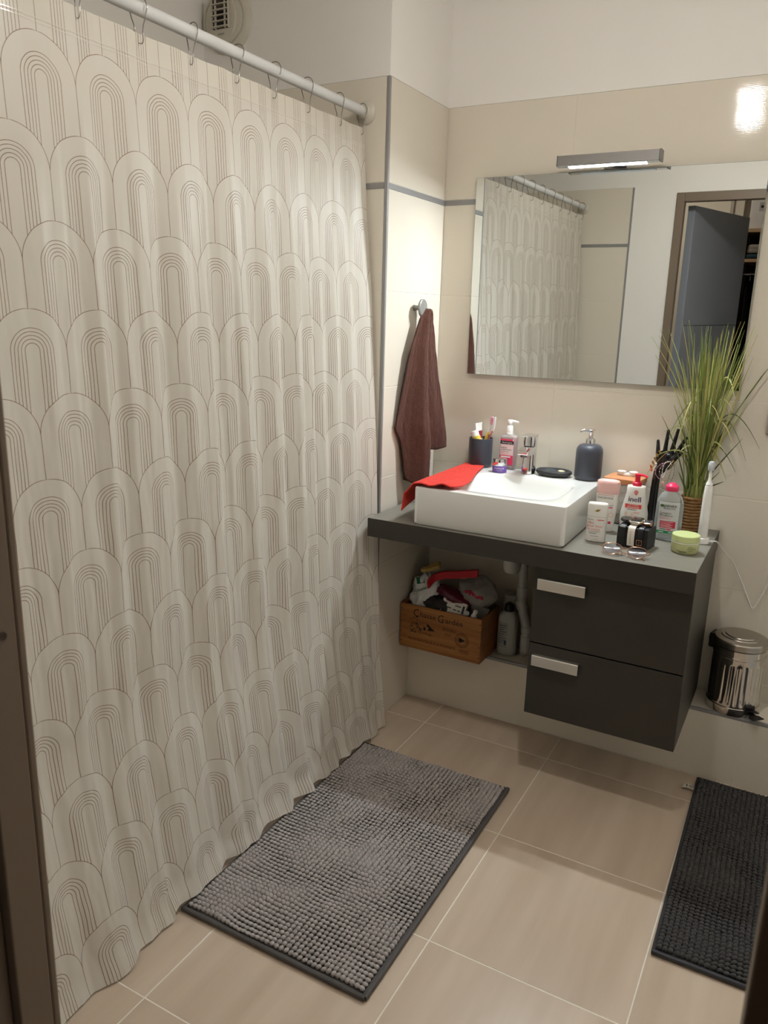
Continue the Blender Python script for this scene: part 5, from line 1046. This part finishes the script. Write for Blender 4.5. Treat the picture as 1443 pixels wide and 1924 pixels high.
pic.add([s(x, z) for x, z in [(-0.076, 0.1055), (-0.050, 0.1080), (-0.050, 0.1072), (-0.076, 0.1040)]], [(0, 1, 2, 3)])
po = pic.build('hunting_picture', BURN, fp_, smooth=0); po['kind'] = 'stuff'
for x, zz in ((-0.152, (0.022, 0.060, 0.098, 0.146)), (0.152, (0.022, 0.062, 0.146))):
    for z in zz: MB().lathe([(0.0022, 0), (0.0016, 0.0006)], 10, M=Matrix.Translation((x, -cd, z)) @ Matrix.Rotation(math.pi / 2, 4, 'X')).build('nail', MATS['dark_screw'], fp_)

# what lies in the crate ---------------------------------------------------------
TOPZ = LEDGE_Z + CH
BAGM = thin_mat('white_carrier_bag', (226, 226, 224), clear=0.08, rough=0.3, gloss=0.15, bump=0.35, bscale=45)
bg = thing('carrier_bag', 'crumpled white carrier bag with green print stuffed in the crate', 'bag', (0, 0, 0))
b1 = blob_mesh((0.072, -0.160, TOPZ + 0.022), (0.062, 0.062, 0.085), 0.30, 3, 1.8, 56, 40, 0.16)
b1.v = [(max(x, 0.0165), max(min(y, -0.077), -0.2245 if z < TOPZ + 0.004 else -0.243), z) for x, y, z in b1.v]; b1.build('bag', BAGM, bg, smooth=50)
gp = MB().sheet([[(0.052 + 0.030 * j / 6 - 0.012 * i / 3, -0.205 + 0.014 * i / 3 - 0.004 * math.sin(j), TOPZ + 0.072 + 0.018 * i / 3 + 0.009 * j / 6) for j in range(7)] for i in range(4)], 0.0006); gp.build('green_print', mat('bag_green_print', (20, 106, 66), rough=0.4, nscale=30), bg)
sl = lambda x, z: Vector((0.072 + x * 0.93, -0.2185 + x * 0.06 + z * 0.35, TOPZ + 0.046 + z * 0.9 + x * 0.42))
text(MB(), sl, 'LA PHARMACIE', 0.004, 0.012, 0.0125, 0.75).build('green_lettering', MATS['bag_green_print'], bg, smooth=0)
sg = thing('sponge', 'torn yellow sponge lying on top of the carrier bag', 'sponge', (0.083, -0.150, TOPZ + 0.117), rot=(0.25, -0.30, 0.15))
SPO = mat('yellow_sponge', (206, 176, 104), rough=0.95, var=0.15, nscale=120, bump=0.9, bscale=160)
poly = [(-0.036, -0.014), (0.006, -0.016), (0.016, -0.009), (0.033, -0.008), (0.036, 0.004), (0.028, 0.018), (0.030, 0.028), (0.002, 0.024), (-0.008, 0.010), (-0.014, 0.004), (-0.035, 0.002)]
MB().loft([[Vector((x * f, y * f, z)) for x, y in poly] for z, f in ((0, 0.96), (0.002, 1.0), (0.012, 1.0), (0.014, 0.95))]).build('body', SPO, sg, smooth=40)
rs = catmull([(0.108, -0.225, TOPZ + 0.082), (0.122, -0.205, TOPZ + 0.105), (0.150, -0.195, TOPZ + 0.118), (0.200, -0.190, TOPZ + 0.128), (0.275, -0.188, TOPZ + 0.146)], 8)
rb = MB().sheet([[p + Vector((0, 0.004 * q, 0.014 - 0.028 * q)) for q in (0, 0.33, 0.66, 1)] for p in rs], 0.012); rbo = rb.build('red_handle', mat('red_moulded_plastic', (176, 24, 36), rough=0.4, nscale=12), smooth=40, bevel=0.0015)
tag(rbo, 'bent red plastic handle sticking out of the crate contents', 'handle')
pc = thing('clear_pouch', 'clear plastic pouch with red beads on top of the crate', 'pouch', (0, 0, 0))
p1 = blob_mesh((0.262, -0.140, TOPZ + 0.060), (0.075, 0.055, 0.062), 0.22, 8, 1.7, 44, 30, 0.12); p1.build('pouch', thin_mat('crinkled_clear_bag', (200, 196, 188), clear=0.58, rough=0.15, gloss=0.3, bump=0.4, bscale=70), pc, smooth=50)
rbd = MB(); rr = random.Random(4)
for i in range(22): rbd.ball((0.240 + 0.060 * i / 22 + rr.uniform(-0.004, 0.004), -0.2005 + 0.012 * i / 22, TOPZ + 0.082 - 0.022 * i / 22 + rr.uniform(-0.005, 0.005)), 0.0048, 8, 6)
ro_ = rbd.build('red_beads', mat('red_glass_beads', (170, 34, 60), rough=0.2, nscale=60), pc); ro_['kind'] = 'stuff'
mo = blob_mesh((0.185, -0.175, TOPZ + 0.045), (0.072, 0.036, 0.024), 0.2, 12, 1.8, 36, 20, 0.1)
M_ = Matrix.Translation((0.185, -0.175, TOPZ + 0.052)) @ Matrix.Rotation(0.32, 4, 'Y') @ Matrix.Translation((-0.185, 0.175, -(TOPZ + 0.052))); mo.v = [tuple(M_ @ Vector(p)) for p in mo.v]
tag(mo.build('maroon_pouch', mat('maroon_glossy_bag', (88, 18, 34), rough=0.3, var=0.2, nscale=12), smooth=50), 'dark maroon glossy bag in the middle of the crate', 'bag')
ms = blob_mesh((0.135, -0.190, TOPZ + 0.010), (0.066, 0.038, 0.030), 0.22, 15, 2.0, 36, 22, 0.15); ms.v = [(max(x, 0.0165), max(y, -0.2262), z) for x, y, z in ms.v]
tag(ms.build('mesh_pouch', mat('black_mesh_cloth', (46, 44, 43), rough=0.6, var=0.3, nscale=10, bump=0.4, bscale=500), smooth=50), 'black mesh pouch at the front of the crate', 'pouch')
kb = thing('medicine_box', 'white printed medicine carton leaning in the front of the crate', 'carton', (0.198, -0.2110, TOPZ - 0.010), rot=(-0.40, 0.14, 0.05))
CARD = mat('white_carton', (224, 220, 210), rough=0.6, nscale=20)
MB().box(-0.045, 0.045, -0.009, 0.009, 0.0, 0.048).build('carton', CARD, kb, smooth=0, bevel=0.0006)
s = flat_surf(-0.0094)
for i, (x0, x1, z) in enumerate(((-0.036, -0.006, 0.036), (0.002, 0.020, 0.036), (0.004, 0.026, 0.029), (-0.030, -0.008, 0.016), (0.000, 0.012, 0.014), (0.016, 0.028, 0.014))): patch(MB(), s, x0, x1, z, z + (0.0012 if i < 2 else 0.004), 2, 1).build('print', GREYP, kb, smooth=0)
patch(MB(), s, 0.032, 0.040, 0.010, 0.038, 2, 1).build('barcode', MATS['black_print'], kb, smooth=0)
vl = thing('white_vial', 'small white capped vial at the right end of the crate', 'vial', (0.2745, -0.2085, TOPZ - 0.016), rot=(0.15, 0.35, 0))
MB().lathe([(0.009, 0), (0.0105, 0.001), (0.0105, 0.018), (0.007, 0.022)], 20).build('body', WPL, vl); MB().lathe([(0.0075, 0.0222), (0.0078, 0.023), (0.0078, 0.038), (0.007, 0.039)], 20).build('cap', WPL, vl)
for i, (x, lab) in enumerate(((0.2500, 'white cotton ball between the carton and the vial in the crate'), (0.1440, 'white cotton ball beside the black mesh pouch in the crate'))):
    tag(blob_mesh((x, -0.2085, TOPZ + 0.002), (0.011, 0.010, 0.010), 0.2, i, 2.5, 18, 12).build('cotton_ball', mat('cotton_wool', (222, 218, 210), rough=0.95, nscale=60)), lab, 'cotton ball')
g_ = MB().box(-0.030, 0.030, -0.004, 0.004, 0, 0.060); tag(g_.build('grey_card_box', mat('grey_card', (122, 118, 112), rough=0.6, nscale=20), None, (0.274, -0.170, TOPZ - 0.030), (0.10, 0.30, 0.10), smooth=0, bevel=0.001), 'grey flat card box behind the vial in the crate', 'box')
tag(MB().box(-0.045, 0.045, -0.02, 0.02, 0, 0.018).build('olive_block', mat('olive_foam', (92, 86, 68), rough=0.8, nscale=40), None, (0.272, -0.1, TOPZ - 0.012), (0.0, -0.28, -0.2), smooth=0, bevel=0.003), 'olive grey foam block at the rear corner of the crate', 'block')
tag(blob_mesh((0.165, -0.150, TOPZ - 0.085), (0.132, 0.064, 0.062), 0.06, 21, 2, 36, 20).build('dark_cloth', mat('black_cloth', (22, 20, 20), rough=0.9, nscale=30)), 'black cloth filling the bottom of the crate', 'cloth')

# pedal bin ---------------------------------------------------------------------
STL = mat('polished_steel', (200, 196, 190), rough=0.10, metal=1.0, var=0.03, nscale=6)
BKP = mat('black_plastic', (18, 17, 17), rough=0.4, nscale=20)
bn = thing('pedal_bin', 'small ribbed steel pedal bin with round lid on the tiled ledge', 'bin', (1.1180, -0.0812, LEDGE_Z + 0.0014), rz=0.0); bn.scale = (1.0, 1.0, 1.07)
RB = 0.0755; MB().lathe([(RB + 0.002, 0), (RB + 0.003, 0.002), (RB + 0.003, 0.0225), (RB + 0.001, 0.024)], 72).build('base_ring', STL, bn)
N_ = 192; rings = []
for z in [0.0242, 0.0260, 0.030, 0.034, 0.038, 0.09, 0.146, 0.150, 0.154, 0.158, 0.170]:
    rg_ = []
    for a in range(N_):
        th = 2 * math.pi * a / N_; u = (a * 24 / N_) % 1.0; inz = min(1, max(0, (z - 0.030) / 0.008), ) * min(1, max(0, (0.155 - z) / 0.008))
        dd = max(0.0, 1 - abs(u - 0.5) / 0.28) ** 0.6; r = RB - 0.0026 * dd * inz; rg_.append(Vector((r * math.cos(th), r * math.sin(th), z)))
    rings.append(rg_)
MB().loft(rings).build('body', STL, bn, smooth=60)
MB().lathe([(RB + 0.0005, 0.1702), (RB + 0.0018, 0.172), (RB + 0.0018, 0.176), (RB - 0.0005, 0.177), (RB - 0.0005, 0.196), (RB - 0.003, 0.1965)], 72).build('neck_band', STL, bn)
MB().lathe([(RB + 0.0010, 0.199), (RB + 0.0035, 0.200), (RB + 0.0035, 0.216), (RB + 0.001, 0.2195), (0.060, 0.2235), (0.058, 0.2262), (0.049, 0.2270), (0.047, 0.2296), (0.036, 0.2305), (0.0, 0.2320)], 72).build('lid', MATS.get('lid_steel') or mat('lid_steel', (176, 170, 162), rough=0.26, metal=1.0, var=0.03, nscale=6), bn)
MB().lathe([(RB + 0.001, 0.1966), (RB + 0.001, 0.1988)], 60).build('gasket', BKP, bn)
Ma = Matrix.Rotation(math.radians(166), 4, 'Z')
hg = MB().box(RB - 0.002, RB + 0.014, -0.024, 0.024, 0.170, 0.214, Ma); hg.build('hinge', BKP, bn, smooth=0, bevel=0.004)
MB().tube(catmull([Ma @ Vector((RB + 0.010, -0.018, 0.178)), Ma @ Vector((RB + 0.017, -0.012, 0.200)), Ma @ Vector((RB + 0.017, 0.012, 0.200)), Ma @ Vector((RB + 0.010, 0.018, 0.178))], 6), 0.0016, 8).build('carry_wire', STL, bn)
Mq = Matrix.Rotation(math.radians(-47), 4, 'Z')
MB().box(RB - 0.001, RB + 0.008, -0.016, 0.016, 0.010, 0.036, Mq).build('pedal_mount', BKP, bn, smooth=0, bevel=0.002)
MB().loft([[Mq @ Vector((x, y, z)) for y, z in ((-w2, z0), (w2, z0), (w2, z0 + 0.004), (-w2, z0 + 0.004))] for x, w2, z0 in ((RB + 0.006, 0.010, 0.014), (RB + 0.022, 0.011, 0.012), (RB + 0.024, 0.019, 0.011), (RB + 0.046, 0.020, 0.013))]).build('pedal', BKP, bn, smooth=0, bevel=0.0012)
MB().loft([[Mq @ Vector((x, y, z)) for y, z in ((-w2, z0), (w2, z0), (w2, z0 + 0.003), (-w2, z0 + 0.003))] for x, w2, z0 in ((RB + 0.006, 0.012, 0.024), (RB + 0.040, 0.005, 0.030))]).build('pedal_lever', BKP, bn, smooth=0, bevel=0.001)

# ------------------------------------------------------------------ wardrobe in the hall (seen in the mirror)
OAK = mat('light_oak_board', (170, 140, 108), rough=0.5, nscale=5, stretch=(1, 1, 0.2)); WIN = mat('wardrobe_inside', (40, 36, 34), rough=0.8)
wd = thing('open_wardrobe', 'open oak wardrobe with shelves in the hall, reflected in the mirror', 'wardrobe', (0, 0, 0))
MB().box(0.598, 0.620, -4.0, -3.5, 0, 1.985).build('side_panel', OAK, wd, smooth=0); MB().box(1.80, 1.822, -4.0, -3.5, 0, 1.985).build('side_panel', OAK, wd, smooth=0)
MB().box(0.6205, 1.7995, -4.0, -3.5, 1.963, 1.985).build('top_board', OAK, wd, smooth=0); MB().box(0.6205, 1.7995, -4.0, -3.5, 1.770, 1.790).build('shelf', OAK, wd, smooth=0)
MB().box(0.6205, 1.7995, -4.012, -4.0005, 0, 1.985).build('back_board', WIN, wd, smooth=0)
MB().tube([(0.621, -3.75, 1.70), (1.799, -3.75, 1.70)], 0.012, 12).build('hanging_rail', STEEL, wd)
def storage_box(x0, x1, lab, m, h, syms):
    t = thing('storage_box', lab, 'box', ((x0 + x1) / 2, -3.62, 1.9856)); hw_ = (x1 - x0) / 2
    MB().box(-hw_, hw_, -0.15, 0.10, 0, h).build('box', m, t, smooth=0, bevel=0.002)
    for z in syms:
        p_ = MB().box(hw_ * 0.1, hw_ * 0.8, 0.1001, 0.1006, z, z + 0.055).build('symbol_panel', mat('grey_symbol_panel', (168, 164, 160), rough=0.6), t, smooth=0)
        MB().lathe([(0.009, 0), (0.009, 0.0006)], 14, M=Matrix.Translation((hw_ * 0.45, 0.1007, z + 0.028)) @ Matrix.Rotation(-math.pi / 2, 4, 'X')).build('symbol', MATS['black_print'], p_, smooth=0)
storage_box(0.645, 0.742, 'tall white carton with printed symbols on top of the wardrobe', mat('white_box_card', (206, 202, 200), rough=0.6, nscale=8), 0.33, (0.11, 0.185, 0.26))
storage_box(0.765, 0.80, 'narrow kraft box beside the white carton on the wardrobe', mat('kraft_card', (168, 138, 108), rough=0.7, nscale=8), 0.30, ())
for x, m, lab in ((0.855, mat('teal_garment', (34, 58, 66), rough=0.9, nscale=20), 'dark teal bundle on top of the wardrobe'), ):
    tag(blob_mesh((x, -3.62, 1.987 + 0.12), (0.05, 0.09, 0.12), 0.15, 2, 2).build('cloth_bundle', m), lab, 'clothes')
def folded(x, y, z, w2, d2, h, m, lab, seed):
    mb = MB(); mb.loft([[Vector((x + p.x, y + p.y, z + zz + 0.004 * noise.noise(Vector((p.x * 20, p.y * 20, seed)))))for p in se_ring(w2 * f, d2 * f, 0, 5, 40)] for zz, f in ((0.0, 0.97), (0.004, 1.0), (h * 0.45, 1.0), (h * 0.5, 0.985), (h * 0.55, 1.0), (h - 0.004, 0.98), (h, 0.94))]); tag(mb.build('folded_clothes', m, smooth=50), lab, 'clothes', 'folded clothes on the wardrobe shelf')
folded(0.755, -3.63, 1.7945, 0.115, 0.12, 0.026, MATS['teal_garment'], 'folded dark teal garment at the bottom of the wardrobe shelf stack', 1)
folded(0.765, -3.63, 1.829, 0.115, 0.115, 0.055, mat('grey_knit', (130, 122, 114), rough=0.95, nscale=30), 'folded grey knit on the teal garment in the wardrobe', 2)
folded(0.805, -3.62, 1.893, 0.06, 0.08, 0.020, mat('white_cotton', (206, 200, 194), rough=0.9, nscale=30), 'folded white cloth topmost in the wardrobe shelf stack', 3)
for i, (x, c_) in enumerate(((0.68, (38, 34, 34)), (0.735, (58, 48, 42)), (0.79, (64, 34, 30)), (0.85, (34, 36, 42)), (0.91, (80, 72, 64)))):
    g = [[(x + 0.022 * math.sin(j / 14 * math.pi) * (0.35 + 0.65 * min(1, r_ / 4)) + 0.006 * noise.noise(Vector((j * 0.6, r_ * 0.3, i))) - 0.01, -3.95 + 0.38 * j / 14, 1.66 - 0.95 * r_ / 18 - (0.10 * abs(j / 14 - 0.5) if r_ == 0 else 0.06 * abs(j / 14 - 0.5) * max(0, 1 - r_ / 6))) for j in range(15)] for r_ in range(19)]
    hgm = thing('hanging_garment', ['black', 'brown', 'dark red', 'navy', 'taupe'][i] + ' garment hanging in the wardrobe behind the open door', 'garment', (0, 0, 0), group='garments on the wardrobe rail')
    MB().sheet(g, 0.012).build('cloth', mat('garment_%d' % i, c_, rough=0.95, nscale=20), hgm, smooth=60)
    MB().tube(catmull([(x, -3.75, 1.640), (x, -3.75, 1.69), (x, -3.742, 1.714), (x, -3.756, 1.716), (x, -3.764, 1.704)], 5), 0.002, 6).build('hanger_hook', STEEL, hgm)
